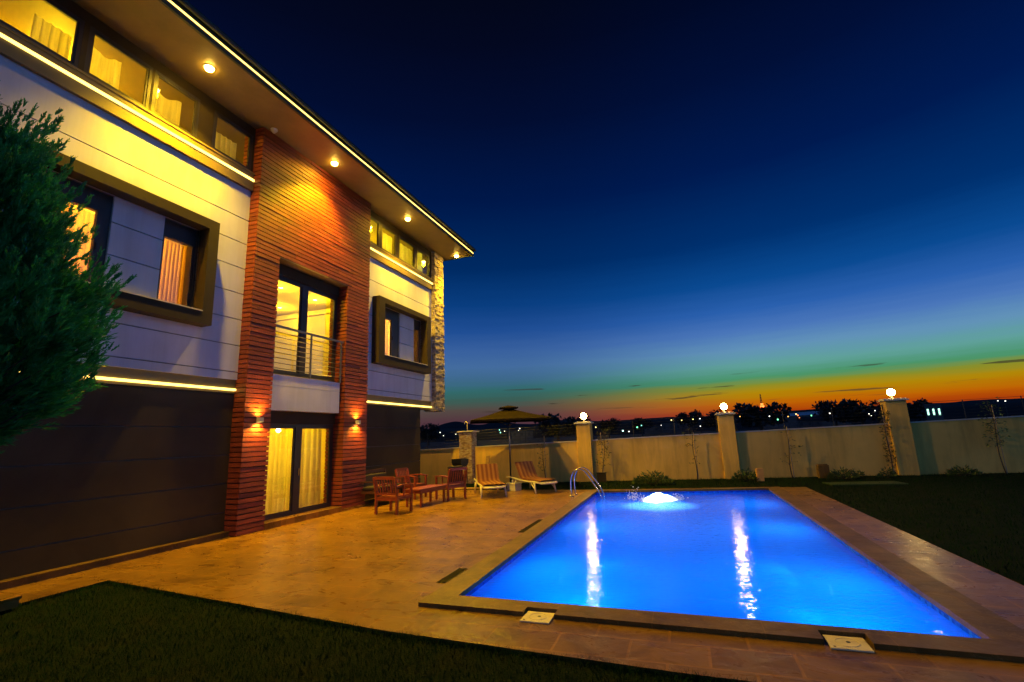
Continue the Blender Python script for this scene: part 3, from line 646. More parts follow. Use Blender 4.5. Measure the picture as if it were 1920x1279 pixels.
# wall sconces
for y, lab in ((7.78, 'up and down wall light on the left brick pier'), (11.02, 'up and down wall light on the right brick pier')):
    t = thing('wall_sconce', lab, 'wall light', (BX, y, 2.25), 0, 'wall lights on the brick piers')
    MB().box(0.006, .03, -.045, .045, -.05, .05).build('back_plate', 'steel', t)
    MB().box(.03, .12, -.05, -.042, -.045, .045).box(.03, .12, .042, .05, -.045, .045).box(.112, .12, -.042, .042, -.045, .045).build('housing', 'cap', t)
    MB().box(.032, .11, -.04, .04, -.04, -.034).build('lens', 'sconce', t); MB().box(.032, .11, -.04, .04, .034, .04).build('lens', 'sconce', t)
    lamp('sconce_up', 'SPOT', (BX + .085, y, 2.31), 130, (1, .5, .04), .03, 150, 1.0, (0, 0, 1), parent=t)
    lamp('sconce_down', 'SPOT', (BX + .085, y, 2.19), 160, (1, .5, .04), .03, 150, 1.0, (0, 0, -1), parent=t)

# ================================================================ PERIMETER WALL
def wy(x): return 17.25 + 0.129 * (x + 9.9)
def wz(x): return 1.335 + 0.0187 * (x + 9.9)
secs = [(-14.0, -8.36, 'rendered garden wall section left of the stone tap pillar'), (-7.80, -3.83, 'rendered garden wall section behind the parasol and loungers'),
        (-3.30, 1.14, 'rendered garden wall section between the first and second lamp posts'), (1.66, 6.38, 'rendered garden wall section between the second and third lamp posts'),
        (6.96, 13.5, 'rendered garden wall section right of the last lamp post')]
def sect(a, b, lab):
    mb = MB(); t = thing('garden_wall', lab, 'wall', (a, wy(a), 0), 0, 'sections of the garden wall')
    def w8(mb, z0a, z0b, z1a, z1b, f0, f1, e=0.0):
        A = [(a - e - a, wy(a) + f0 - wy(a)), (b + e - a, wy(b) + f0 - wy(a)), (b + e - a, wy(b) + f1 - wy(a)), (a - e - a, wy(b) * 0 + f1)]
        p = [(A[0][0], A[0][1], z0a), (A[1][0], A[1][1], z0b), (A[2][0], A[2][1], z0b), (A[3][0], A[3][1], z0a), (A[0][0], A[0][1], z1a), (A[1][0], A[1][1], z1b), (A[2][0], A[2][1], z1b), (A[3][0], A[3][1], z1a)]
        i = len(mb.v); mb.v += p; mb.f += [tuple(i + k for k in q) for q in ((0, 3, 2, 1), (4, 5, 6, 7), (0, 1, 5, 4), (1, 2, 6, 5), (2, 3, 7, 6), (3, 0, 4, 7))]
    w8(mb, -.05, -.05, wz(a) - .035, wz(b) - .035, 0, .2); mb.build('panel', 'render', t)
    m2 = MB(); w8(m2, wz(a) - .034, wz(b) - .034, wz(a), wz(b), -.02, .22); m2.build('cap', 'cap', t)
    # wire fence on top
    f_ = thing('wire_fence', lab.replace('rendered garden wall section', 'dark wire fence on the wall section'), 'fence', (a, wy(a), wz(a)), 0, 'wire fences on the garden wall')
    n = max(2, round((b - a) / 1.6)); pm = None
    for k in range(n + 1):
        x = a + .06 + (b - a - .12) * k / n; MB().tube([(x - a, wy(x) - wy(a) + .1, wz(x) - wz(a)), (x - a, wy(x) - wy(a) + .1, wz(x) - wz(a) + .62)], .014, 6).build('post', 'black', f_)
    for k in range(6):
        h = .08 + k * .105; MB().tube([(0.03, .1, h), (b - a - .03, wy(b) - wy(a) + .1, wz(b) - wz(a) + h)], .006, 5).build('wire', 'black', f_)
for q in secs: sect(*q)
# lamp posts of the wall
PP = [(-3.82, -3.31, 2.13, 'first'), (1.135, 1.645, 2.23, 'middle'), (6.37, 6.94, 2.43, 'last')]
LL = ['leftmost of the three rendered lamp posts, behind the pool ladder', 'middle of the three rendered lamp posts, beyond the far pool end', 'rightmost of the three rendered lamp posts, by the climbing plant']
LG = ['glowing globe on the leftmost garden wall post', 'glowing globe on the middle garden wall post', 'glowing globe on the rightmost garden wall post']
for (a, b, zt, _), l1, l2 in zip(PP, LL, LG):
    xm = (a + b) / 2; yf = wy(xm) - .14
    t = thing('wall_post', l1, 'wall post', (xm, yf, 0), 0, 'rendered posts of the garden wall'); hw = (b - a) / 2
    MB().box(-hw, hw, 0, .48, -.05, zt - .075).build('shaft', 'render', t, bev=.008)
    MB().box(-hw - .07, hw + .07, -.07, .55, zt - .07, zt - .02).box(-hw - .02, hw + .02, -.02, .5, zt - .02, zt + .01).build('cap', 'cap', t, bev=.006)
    l = thing('globe_lamp', l2, 'lamp', (xm, yf + .24, zt + .01), 0, 'globe lamps on the garden wall posts')
    MB().lathe([(0.07, 0), (0.07, .02), (0.03, .035), (0.03, .08), (0.06, .1)], 14).build('base', 'steel', l, True)
    n = 10; MB().lathe([(0.115 * math.sin(math.pi * k / n) + 1e-4, .21 - 0.115 * math.cos(math.pi * k / n)) for k in range(n + 1)], 16).build('globe', 'bulb', l, True)
# stone tap pillar
xs = -8.08; ys = wy(xs) - .22
t = thing('stone_pillar', 'split stone pillar with a slab top behind the grill', 'pillar', (xs, ys, 0))
sm = MB(); z = 0.0
while z < 1.92:
    h = random.uniform(.05, .11); z2 = min(1.93, z + h); x = -.27
    while x < .26:
        e = min(.27, x + random.uniform(.1, .3)); e = .27 if .27 - e < .06 else e
        sm.box(x + .003, e - .003, -random.uniform(0, .03), .05, z + .004, z2 - .004); x = e
    sm.box(.25, .27 + random.uniform(0, .02), .055, .5, z + .004, z2 - .004); z = z2
sm.build('stone_courses', 'stonered', t); MB().box(-.262, .248, .052, .52, 0, 1.925).build('core', 'stonered', t)
MB().box(-.33, .36, -.08, .58, 1.935, 1.985).build('slab', 'cap', t, bev=.006)
t = thing('tap', 'thin bent brass pipe standing on the stone pillar', 'pipe', (xs + .0, ys + .2, 1.985))
pts = [(0, 0, 0), (0, 0, .30)] + [(-.055 + .055 * math.cos(a), 0, .30 + .055 * math.sin(a)) for a in [math.pi * k / 8 for k in range(1, 9)]] + [(-.11, 0, .26)]
MB().tube(pts, .017, 8).build('pipe', 'lid', t, True); MB().tube([(0, 0, 0), (0, 0, .02)], .04, 10).build('flange', 'chrome', t)

# ================================================================ POOL FITTINGS
def lathe_obj(prof, n, name, mat, par): return MB().lathe(prof, n).build(name, mat, par, True)
# ladder
t = thing('pool_ladder', 'curved steel handrails of the pool ladder at the far left corner', 'pool ladder', (0, 0, 0))
for y in (13.55, 14.02):
    pts = []
    base = Vector((-3.14, y, 0.02)); 
    prof = [(-3.14, 0.0), (-3.15, .22), (-3.14, .45), (-3.09, .60), (-3.0, .70), (-2.88, .735), (-2.78, .70), (-2.68, .60), (-2.50, .33), (-2.36, .08), (-2.33, -.12), (-2.33, -1.0)]
    sm_ = []
    for k in range(len(prof) - 1):
        p0 = prof[max(k - 1, 0)]; p1 = prof[k]; p2 = prof[k + 1]; p3 = prof[min(k + 2, len(prof) - 1)]
        for u in (0, .25, .5, .75):
            c = [0.5 * ((2 * p1[i]) + (-p0[i] + p2[i]) * u + (2 * p0[i] - 5 * p1[i] + 4 * p2[i] - p3[i]) * u * u + (-p0[i] + 3 * p1[i] - 3 * p2[i] + p3[i]) * u ** 3) for i in (0, 1)]
            sm_.append((c[0], y, c[1] + .005))
    sm_.append((prof[-1][0], y, prof[-1][1]))
    MB().tube(sm_, .021, 10).build('handrail', 'chrome', t, True)
    MB().lathe([(0.0, .025), (.03, .025), (.06, .012), (.065, 0)], 14, (-3.14, y, .001)).build('flange', 'chrome', t, True)
for z in (-.3, -.6, -.9): MB().box(-2.38, -2.29, 13.55, 14.02, z - .015, z + .015).build('tread', 'chrome', t)
# skimmer lids
for (x, y, lab) in ((-1.495, 4.735, 'square cream skimmer lid at the near pool edge, left one'), (1.025, 4.755, 'square cream skimmer lid at the near pool edge, right one')):
    t = thing('skimmer_lid', lab, 'skimmer lid', (x, y, .002), 0, 'skimmer lids on the near coping')
    MB().box(-.14, .14, -.13, .125, .001, .012).build('frame', 'lid', t)
    MB().lathe([(0.078, .0125), (.08, .016), (.084, .016), (.086, .0125)], 28).build('ring', 'lid', t, True)
    MB().lathe([(0.0, .0135), (0.016, .0135), (.017, .0125)], 10, (.01, .01, 0)).build('finger_hole', 'black', t); MB().box(-.115, -.10, -.105, -.09, .0122, .0145).build('screw', 'black', t)
# long drain grates
for (x0, x1, y0, y1, lab) in ((-3.03, -2.905, 5.56, 6.19, 'short dark drain grate in the paving near the close pool corner'), (-3.03, -2.90, 8.6, 9.95, 'long dark drain grate in the paving halfway along the pool')):
    t = thing('drain_grate', lab, 'drain grate', ((x0 + x1) / 2, (y0 + y1) / 2, 0), 0, 'drain grates beside the pool'); hx, hy = (x1 - x0) / 2, (y1 - y0) / 2
    MB().box(-hx, hx, -hy, hy, .001, .005).build('tray', 'black', t)
    sl = MB(); y = -hy + .01
    while y < hy - .02: sl.box(-hx + .01, hx - .01, y, y + .016, .0055, .010); y += .03
    sl.build('slats', 'grate', t)
# water jet bubbling over a lamp, with splashes
random.seed(3)
fx, fy = -0.83, 13.35
t = thing('water_jet', 'white glowing mound of bubbling water in the far part of the pool', 'water jet', (fx, fy, WL))
mb = MB(); n, m = 40, 12
for j in range(m + 1):
    u = j / m
    for i in range(n):
        a = 2 * math.pi * i / n; rr = (0.42 + .10 * math.sin(a * 3 + 1) + .05 * math.sin(a * 7)) * u
        z = .16 * max(0, 1 - u ** 1.2) + .02 * math.sin(a * 9 + j) * (1 - u) + random.uniform(-.018, .018) - (.01 if j == m else 0)
        mb.v.append((rr * math.cos(a), rr * math.sin(a), z))
for j in range(m):
    for i in range(n): a = j * n + i; b = j * n + (i + 1) % n; mb.f.append((a, b, b + n, a + n))
mf, tt, oo = newmat('foam'); d_ = tt.nodes.new('ShaderNodeBsdfTranslucent'); d_.inputs[0].default_value = (.9, .95, 1, 1); e_ = tt.nodes.new('ShaderNodeBsdfDiffuse'); e_.inputs[0].default_value = (.9, .95, 1, 1)
mi_ = tt.nodes.new('ShaderNodeMixShader'); mi_.inputs[0].default_value = .6; tt.links.new(e_.outputs[0], mi_.inputs[1]); tt.links.new(d_.outputs[0], mi_.inputs[2]); tt.links.new(mi_.outputs[0], oo.inputs[0]); M['foam'] = mf
mb.build('foam', 'foam', t, True)
dr = MB()
for k in range(320):
    a = random.uniform(0, 2 * math.pi); c = random.choice([(-.62, .18, .22, .12), (.50, -.05, .14, .06), (-.3, -.2, .25, .05)]); 
    x = c[0] + random.gauss(0, c[2] * .5); y = c[1] + random.gauss(0, c[2] * .5); z = abs(random.gauss(0, c[3])); r_ = random.uniform(.006, .018)
    dr.lathe([(1e-4, -r_), (r_ * .8, -r_ * .5), (r_, 0), (r_ * .8, r_ * .5), (1e-4, r_)], 6, (x, y, z + .01))
dro = dr.build('spray', 'foam', t, True); dro['kind'] = 'stuff'
MB().lathe([(0.0, -.12), (.12, -.12), (.14, -.16), (.14, -.30)], 18).build('nozzle', 'plastic', t, True)
lamp('jet_lamp', 'POINT', (fx, fy, WL + .05), 330, (.72, .86, 1.0), .03, parent=t)
lamp('jet_glow', 'SPOT', (fx + .05, fy - .75, -1.40), 420, (.62, .80, 1.0), .02, 74, .7, direction=(0, -.12, 1), parent=t)  # extra spot on the pool floor, added to make the water paler before the jet
# underwater pool lamps: round lamps in the walls
PLs = [((-2.49, 6.6, -1.0), (1, 0, 0)), ((-2.53, 9.6, -1.0), (1, 0, 0)), ((-2.57, 12.4, -1.0), (1, 0, 0)), ((2.03, 6.6, -1.0), (-1, 0, 0)), ((2.01, 9.8, -1.0), (-1, 0, 0)), ((2.0, 12.8, -1.0), (-1, 0, 0)), ((-1.3, 5.05, -.62), (0, 1, 0)), ((1.2, 5.01, -.62), (0, 1, 0))]
M['poollamp'] = emit('underwater_lens', (.1, .5, 1.0), 1.2)
W_ = {(1, 0, 0): 'left', (-1, 0, 0): 'right', (0, 1, 0): 'near'}; ordn = ['nearest', 'middle', 'farthest']
cnt = {}
for p, d in PLs:
    k = cnt.get(d, 0); cnt[d] = k + 1
    nm = (ordn[k] if d[1] == 0 else ('left', 'right')[k]) + ' underwater lamp in the ' + W_[d] + ' pool wall'
    t = thing('underwater_lamp', nm, 'pool lamp', p, 0, 'underwater lamps of the pool')
    q = Vector(d).to_track_quat('Z', 'Y')
    a = MB().lathe([(0.0, .012), (.09, .012), (.1, .002)], 18).build('lens', 'poollamp', t); a.rotation_euler = q.to_euler()
    b = MB().lathe([(.1, .002), (.13, .008), (.135, .001)], 18).build('ring', 'chrome', t); b.rotation_euler = q.to_euler()
    lp = Vector(p) + Vector(d) * .05
    lamp('underwater_light', 'AREA', lp, 19 if d[1] else 49, (.0, .56, 1.0), .1, direction=(d[0], d[1], .05), parent=t)

# ================================================================ FURNITURE
def armchair(name, lab, loc, rz, mat='redwood', group=None):
    """local: faces +y, width along x"""
    t = thing(name, lab, 'armchair', loc, rz, group); w_, dp = .30, .29
    for x in (-w_, w_):
        MB().bar((x, -dp, 0), (x, -dp - .0, .42), .055, .05).bar((x, -dp, .42), (x, -dp - .10, .86), .05, .045).build('leg', mat, t)
        MB().bar((x, dp, 0), (x, dp, .62), .055, .05).build('leg', mat, t)
        pts = [(x, -dp - .06, .63), (x, -.1, .665), (x, .12, .665), (x, dp + .05, .63)]
        a = MB()
        for p, q in zip(pts, pts[1:]): a.bar(p, q, .065, .028)
        a.build('armrest', mat, t)
        MB().bar((x, -dp, .36), (x, dp, .36), .03, .06).build('side_rail', mat, t)
        MB().bar((x, -.02, .39), (x, -.02, .65), .03, .03).build('arm_slat', mat, t)
    s = MB()
    for k in range(6): s.box(-w_ + .03, w_ - .03, -dp + .03 + k * .095, -dp + .105 + k * .095, .395, .415)
    s.box(-w_ + .028, w_ - .028, dp - .03, dp + .0, .32, .394).box(-w_ + .028, w_ - .028, -dp - .02, -dp + .01, .32, .394)
    s.build('seat', mat, t)
    b = MB()
    b.bar((-w_ + .02, -dp - .10, .845), (w_ - .02, -dp - .10, .845), .03, .07).bar((-w_ + .02, -dp - .015, .47), (w_ - .02, -dp - .015, .47), .028, .05)
    for k in range(7):
        x = -w_ + .07 + k * .0767; b.bar((x, -dp - .02, .49), (x, -dp - .096, .82), .028, .014, up=(0, 1, 0))
    b.build('backrest', mat, t); return t
armchair('slatted_armchair', 'red wooden slatted armchair with its back to the camera, nearest the pier', (-6.86, 10.50, 0), R(-3), group='wooden garden armchairs')
c2 = armchair('slatted_armchair', 'dark red armchair against the house wall beyond the garden bench', (-7.95, 13.15, 0), R(-92), 'redwood', group='wooden garden armchairs')
c3 = armchair('slatted_armchair', 'red wooden armchair with a dark back cushion at the far end of the low table', (-6.58, 13.0, 0), R(62), 'redwood', group='wooden garden armchairs')
MB().box(-.27, .27, -.275, -.215, .44, .93).build('back_cushion', 'cushiondark', c3, bev=.03)
# bench against the wall
t = thing('garden_bench', 'dark wooden bench with dark cushions against the lower house wall', 'bench', (-8.22, 11.95, 0), R(-90))
for x in (-.62, .62):
    MB().bar((x, -.28, 0), (x, -.32, .92), .06, .06).build('leg', 'darkwood', t); MB().bar((x, .28, 0), (x, .28, .62), .06, .06).build('leg', 'darkwood', t)
    MB().bar((x, -.3, .64), (x, .32, .64), .07, .03).build('armrest', 'darkwood', t); MB().bar((x, -.28, .36), (x, .28, .36), .03, .06).build('side_rail', 'darkwood', t)
MB().box(-.6, .6, -.27, .30, .37, .41).build('seat', 'darkwood', t); MB().box(-.57, .57, -.22, .28, .412, .50).build('seat_cushion', 'cushiondark', t, bev=.03)
b = MB().bar((-.6, -.32, .89), (.6, -.32, .89), .035, .08).bar((-.6, -.29, .50), (.6, -.29, .50), .035, .05)
for k in range(14): b.bar((-.54 + k * .083, -.29, .52), (-.54 + k * .083, -.318, .86), .03, .014, up=(0, 1, 0))
b.build('backrest', 'darkwood', t); MB().box(-.55, .55, -.27, -.2, .46, .82).build('back_cushion', 'cushiondark', t, bev=.03)
# low table
t = thing('low_table', 'long low red wooden table between the armchairs', 'table', (-6.78, 11.92, 0), R(-8)); tw, tl = .27, .56
for x in (-tw + .04, tw - .04):
    for y in (-tl + .06, tl - .06): MB().bar((x, y, 0), (x, y, .40), .05, .05).build('leg', 'redwood', t)
s = MB()
for k in range(7): s.box(-tw + k * .0775, -tw + k * .0775 + .07, -tl, tl, .425, .45)
s.box(-tw, tw, -tl - .05, -tl - .004, .42, .452).box(-tw, tw, tl + .004, tl + .05, .42, .452); s.build('top', 'redwood', t)
MB().box(-tw + .02, -tw + .045, -tl, tl, .34, .424).box(tw - .045, tw - .02, -tl, tl, .34, .424).box(-tw + .045, tw - .045, -tl, -tl + .025, .34, .424).box(-tw + .045, tw - .045, tl - .025, tl, .34, .424).build('apron', 'redwood', t)

# loungers
def lounger(lab, loc, rz):
    """local: foot end at +y 0, head towards +y; width along x"""
    t = thing('sun_lounger', lab, 'sun lounger', loc, rz, 'white plastic sun loungers with striped cushions'); hw = .34
    side = [(0.0, .30), (.25, .335), (.6, .33), (1.0, .335), (1.3, .37), (1.62, .40), (1.95, .40)]
    for x in (-hw, hw):
        MB().tube([(x * (.86 if y == 0 else 1), y, z) for y, z in side], .026, 8).build('side_rail', 'plastic', t, True)
        for (y, dy) in ((.28, -.10), (1.55, .10)):
            MB().tube([(x, y, .33), (x * 1.04, y + dy * .5, .16), (x * 1.08, y + dy, 0.0)], [.034, .028, .02], 8).build('leg', 'plastic', t, True)
            MB().tube([(x, y + .22 * (1 if dy < 0 else -1), .33), (x * 1.05, y + dy * .2, .14), (x * 1.08, y + dy, .01)], [.022, .02, .016], 8).build('leg_brace', 'plastic', t, True)
    MB().tube([(-hw * .86, 0, .30), (-hw * .45, -.05, .295), (0, -.065, .295), (hw * .45, -.05, .295), (hw * .86, 0, .30)], .03, 8).build('foot_rail', 'plastic', t, True)
    s = MB()
    for k in range(12): s.box(-hw + .02, hw - .02, .06 + k * .085, .12 + k * .085, .325, .34)
    s.build('seat_slats', 'plastic', t)
    b = MB(); Yb, Zb = 1.08, .35; ang = R(58)
    for x in (-hw + .04, hw - .04): b.tube([(x, Yb, Zb), (x, Yb + .54 * math.cos(ang), Zb + .54 * math.sin(ang))], .022, 8)
    for k in range(7):
        u = .06 + k * .075; b.bar((-hw + .05, Yb + u * math.cos(ang), Zb + u * math.sin(ang)), (hw - .05, Yb + u * math.cos(ang), Zb + u * math.sin(ang)), .014, .05)
    b.build('back_frame', 'plastic', t, True)
    # cushion: one padded strip following seat and back
    path = [(.02, .355), (.3, .37), (.6, .372), (.9, .372), (1.05, .385), (1.12, .44)] + [(1.10 + u * math.cos(ang), .40 + u * math.sin(ang)) for u in (.12, .23, .33, .43, .51, .56)]
    c = MB(); nx = 13
    pts = []
    for layer in (1, -1):
        for k, (y, z) in enumerate(path):
            p0 = path[max(0, k - 1)]; p1 = path[min(len(path) - 1, k + 1)]; dy, dz = p1[0] - p0[0], p1[1] - p0[1]; L = math.hypot(dy, dz); ny, nz_ = -dz / L, dy / L
            for i in range(nx):
                u = i / (nx - 1); x = (-.5 + u) * .67; th = .028 * (1 - (2 * u - 1) ** 6) + .008 * abs(math.sin(u * math.pi * 4.6)) 
                c.v.append((x, y + ny * th * layer * (1 if layer > 0 else .3), z + nz_ * th * layer * (1 if layer > 0 else .3)))
    L0 = len(path) * nx
    for k in range(len(path) - 1):
        for i in range(nx - 1):
            a = k * nx + i; c.f.append((a, a + 1, a + nx + 1, a + nx)); c.f.append((L0 + a, L0 + a + nx, L0 + a + nx + 1, L0 + a + 1))
    c.build('cushion', 'stripe', t, True); return t
l1 = lounger('striped sun lounger left of the parasol pole', (-5.27, 13.15, 0), R(31))
dup(l1, (-3.98, 14.3, 0), R(50), 'striped sun lounger right of the parasol pole', 'white plastic sun loungers with striped cushions')
# parasol
t = thing('parasol', 'large square brown parasol behind the loungers', 'parasol', (-5.80, 16.0, 0), R(-20))
MB().tube([(0, 0, .05), (0, 0, 2.74)], .026, 12).build('pole', 'steel', t, True); MB().lathe([(.0, .07), (.22, .06), (.25, .02), (.25, 0)], 20).lathe([(.045, .06), (.045, .34)], 12).build('base', 'black', t, True)
hd = 1.9; rim = [(0, -hd), (hd, 0), (0, hd), (-hd, 0)]; cz, az_ = 2.27, 2.70
cnp = MB(); K = 8
for q in range(4):
    a, b = rim[q], rim[(q + 1) % 4]; rows = []
    for i in range(K + 1):
        u = i / K; row = []
        for j in range(i + 1):
            v = j / i if i else 0; x = (a[0] + (b[0] - a[0]) * v) * u; y = (a[1] + (b[1] - a[1]) * v) * u
            z = az_ + (cz - az_) * u - .05 * math.sin(math.pi * u) * .6 + (.03 * math.sin(math.pi * v) * u if i == K else 0) - .03 * math.sin(math.pi * v) * u
            row.append(len(cnp.v)); cnp.v.append((x, y, z))
        rows.append(row)
    for i in range(K):
        for j in range(i + 1):
            cnp.f.append((rows[i][j], rows[i + 1][j], rows[i + 1][j + 1]))
            if j < i: cnp.f.append((rows[i][j], rows[i + 1][j + 1], rows[i][j + 1]))
    cnp.quad((a[0], a[1], cz), (b[0], b[1], cz), (b[0], b[1], cz - .05), (a[0], a[1], cz - .05))
co_ = cnp.build('canopy', 'canopy', t)
cv = MB(); r2 = [(x * .24, y * .24) for x, y in rim]
for q in range(4):
    a, b = r2[q], r2[(q + 1) % 4]; cv.quad((0, 0, 2.78), (a[0], a[1], 2.70), (b[0], b[1], 2.70)); cv.quad((a[0], a[1], 2.70), (b[0], b[1], 2.70), (b[0], b[1], 2.66), (a[0], a[1], 2.66))
cv.build('vent_cap', 'canopy', co_)
for x, y in rim: MB().bar((0, 0, 2.60), (x * .98, y * .98, cz - .01), .018, .02).build('rib', 'black', t); MB().bar((0, 0, 2.05), (x * .5, y * .5, 2.40), .014, .014).build('strut', 'black', t)
MB().tube([(0, 0, 2.0), (0, 0, 2.1)], .04, 10).build('slider', 'black', t)
# white planter box by the parasol
t = thing('storage_box', 'low cream box with a lid between the two loungers', 'box', (-5.35, 15.05, 0), R(-20)); MB().box(-.17, .17, -.16, .16, 0, .20).build('body', 'plastic', t, bev=.01); MB().box(-.19, .19, -.18, .18, .201, .245).build('lid', 'plastic', t, bev=.01)
# grill
t = thing('charcoal_grill', 'black charcoal grill on thin legs beside the stone pillar', 'grill', (-7.86, 16.3, 0), R(-22))
g = MB(); n = 10
for i in range(n + 1):
    a = math.pi * i / n
    for x in (-.25, .25): g.v.append((x, -.17 * math.cos(a), .84 - .15 * math.sin(a)))
for i in range(n): a = 2 * i; g.f.append((a, a + 1, a + 3, a + 2))
g.f.append(tuple(range(0, 2 * n + 2, 2))); g.f.append(tuple(range(1, 2 * n + 2, 2)))
g.build('trough', 'black', t); MB().box(-.26, .26, -.18, -.165, .83, .97).box(-.26, .26, .165, .18, .83, .97).box(-.26, -.245, -.165, .165, .83, .97).box(.245, .26, -.165, .165, .83, .97).build('rim', 'black', t)
gg = MB()
for k in range(11): gg.bar((-.24, -.15 + k * .03, .93), (.24, -.15 + k * .03, .93), .006, .006)
gg.build('grate', 'steel', t)
for x in (-.22, .22):
    for y in (-.13, .13): MB().tube([(x * .9, y, .72), (x * 1.1, y * 1.15, 0)], .012, 6).build('leg', 'black', t)
MB().bar((-.23, -.14, .28), (.23, -.14, .28), .012).bar((-.23, .14, .28), (.23, .14, .28), .012).box(-.22, .22, -.13, .13, .285, .295).build('shelf', 'black', t)
# planks by the pillar
t = tag(MB().bar((0, 0, 0), (.0, .28, 1.0), .16, .035, up=(0, 1, 0)).build('wooden_plank', 'plank', None, bev=.004), 'pale wooden plank leaning on the garden wall beside the left lounger', 'plank'); t.location = (-7.25, wy(-7.25) - .34, .005)
t = tag(MB().box(-.75, .75, -.14, .14, 0, .035).build('wooden_plank', 'plank', None, bev=.004), 'wooden plank lying on the ground behind the left lounger', 'plank'); t.location = (-7.1, 15.7, -.02); t.rotation_euler = (0, 0, R(8))
# step at the near house corner
t = thing('stone_step', 'low stone step on the paving at the bottom left edge', 'step', (-7.44, 3.72, 0)); MB().box(-.9, 0, -1.6, 0, 0, .085).build('riser', 'coping', t); MB().box(-.92, .015, -1.61, .015, .086, .12).build('tread', 'deck', t, bev=.004)
# things standing in the far bed
M['clay'] = pbr('fired_clay', (0.85, 0.42, 0.10), (0.7, 0.33, 0.08), .8, scale=8)
t = thing('clay_block', 'upright orange clay block on the grass beyond the far pool corner', 'block', (2.13, 17.75, -.03), R(6))
MB().box(-.105, -.05, -.06, .06, 0, .40).box(.05, .105, -.06, .06, 0, .40).box(-.05, .05, -.06, -.035, 0, .40).box(-.05, .05, .035, .06, 0, .40).build('body', 'clay', t, bev=.006); MB().box(-.05, .05, -.035, .035, 0.0, .34).build('core', 'clay', t)
t = thing('concrete_block', 'dark squat block against the garden wall between the second and third posts', 'block', (4.10, 18.55, -.03), R(3)); MB().box(-.16, .16, -.1, .1, 0, .42).build('body', 'coping', t, bev=.01); MB().box(-.13, .13, -.07, .07, .42, .45).build('lid', 'coping', t)
t = thing('meter_box', 'small brown box at the foot of the wall right of the first lamp post', 'box', (-2.98, 17.75, -.03), 0); MB().box(-.15, .15, -.09, .09, 0, .31).build('body', 'frame', t, bev=.008); MB().box(-.165, .165, -.105, .105, .311, .34).build('lid', 'frame', t)
t = tag(MB().box(-.95, .95, -.36, .36, 0, .03).build('concrete_pad', M['leaf'], None, bev=.004), 'flat pale green slab in the dark lawn right of the pool', 'slab'); t.location = (4.66, 16.75, -.028); t.rotation_euler = (0, 0, R(7))

# ================================================================ PLANTING
random.seed(11)
def conifer():
    cx_, cy_ = -5.2, 1.9
    t = thing('conifer', 'dark green bushy conifer at the left edge in front of the house', 'tree', (cx_, cy_, -.03))
    MB().tube([(0, 0, 0), (.03, .02, 1.2), (-.02, .03, 2.6), (.02, 0, 3.8), (0, 0, 4.5)], [.11, .095, .07, .035, .01], 10).build('trunk', 'bark', t, True)
    prof = [(1.75, .20), (1.95, .46), (2.15, .68), (2.4, .86), (2.7, .95), (2.95, .94), (3.2, .70), (3.5, .55), (3.8, .42), (4.1, .28), (4.35, .18), (4.6, .04)]
    def Rz(z):
        for (a, r1), (b, r2) in zip(prof, prof[1:]):
            if a <= z <= b: return r1 + (r2 - r1) * (z - a) / (b - a)
        return 0
    mb = MB(); br = MB()
    for k in range(120):
        z = 1.7 + 2.8 * (k / 120) ** 1.0; a = random.uniform(0, 2 * math.pi); r_ = Rz(min(z + .25, 4.58)) * .85; zz = z - .2
        br.tube([(0, 0, zz), (r_ * .5 * math.cos(a), r_ * .5 * math.sin(a), zz + .10), (r_ * math.cos(a), r_ * math.sin(a), zz + .32)], [.018, .012, .004], 5)
    def tuft(p, d, L, sp=.34, nb=5):
        d = d.normalized(); o1 = d.orthogonal().normalized(); o2 = d.cross(o1)
        for q in range(nb):
            a0 = random.uniform(0, 6.28); dd = (d + (o1 * math.cos(a0) + o2 * math.sin(a0)) * random.uniform(.03, sp)).normalized(); l2 = L * random.uniform(.6, 1.0)
            x1 = dd.orthogonal().normalized(); x2 = dd.cross(x1)
            for s_ in range(7):
                u = s_ / 6; a1 = random.uniform(0, 6.28)
                mb.leaf(p + dd * l2 * u * .75, dd + (x1 * math.cos(a1) + x2 * math.sin(a1)) * .42, l2 * (.44 - .14 * u), .0085)
            mb.leaf(p, dd, l2 * 1.05, .010)
    n = 0
    while n < 2300:                           # inner fill
        z = random.uniform(1.8, 4.4); a = random.uniform(0, 2 * math.pi); Rr = Rz(z)
        if random.random() > Rr / .95: continue
        rr = Rr * .78 * (1 - abs(random.gauss(0, .25)))
        if rr < .02: continue
        tuft(Vector((rr * math.cos(a), rr * math.sin(a), z)), Vector((math.cos(a) * .7 + random.gauss(0, .3), math.sin(a) * .7 + random.gauss(0, .3), .8)), random.uniform(.13, .22), .6); n += 1
    n = 0
    while n < 620:                            # dense feathery plumes sweeping out and up
        z = random.uniform(1.72, 4.35); a = random.uniform(0, 2 * math.pi); Rr = Rz(z)
        if random.random() > Rr / .95 + .12: continue
        rb = Rr * random.uniform(.50, .86); L = random.uniform(.24, .46); up = random.uniform(.6, 1.2) + .35 * (z - 2.2)
        p = Vector((rb * math.cos(a), rb * math.sin(a), z - .08)); o_ = Vector((math.cos(a + random.gauss(0, .2)), math.sin(a + random.gauss(0, .2)), 0)); m_ = int(L * 44)
        for q in range(m_):
            u = q / m_; pos = p + o_ * L * (u * .7) + Vector((0, 0, 1)) * L * up * (u ** 1.3) * .75; d = o_ * .7 + Vector((0, 0, up * (.5 + u * .8)))
            wd = .062 * (1 - u) ** .8 + .004; off = Vector((random.gauss(0, wd), random.gauss(0, wd), random.gauss(0, wd * .7)))
            tuft(pos + off, d + off * 5, .17 * (1.0 - .45 * u), .30, 3)
        n += 1
    mb.build('crown', 'cypress', t); br.build('branches', 'bark', t)
conifer()
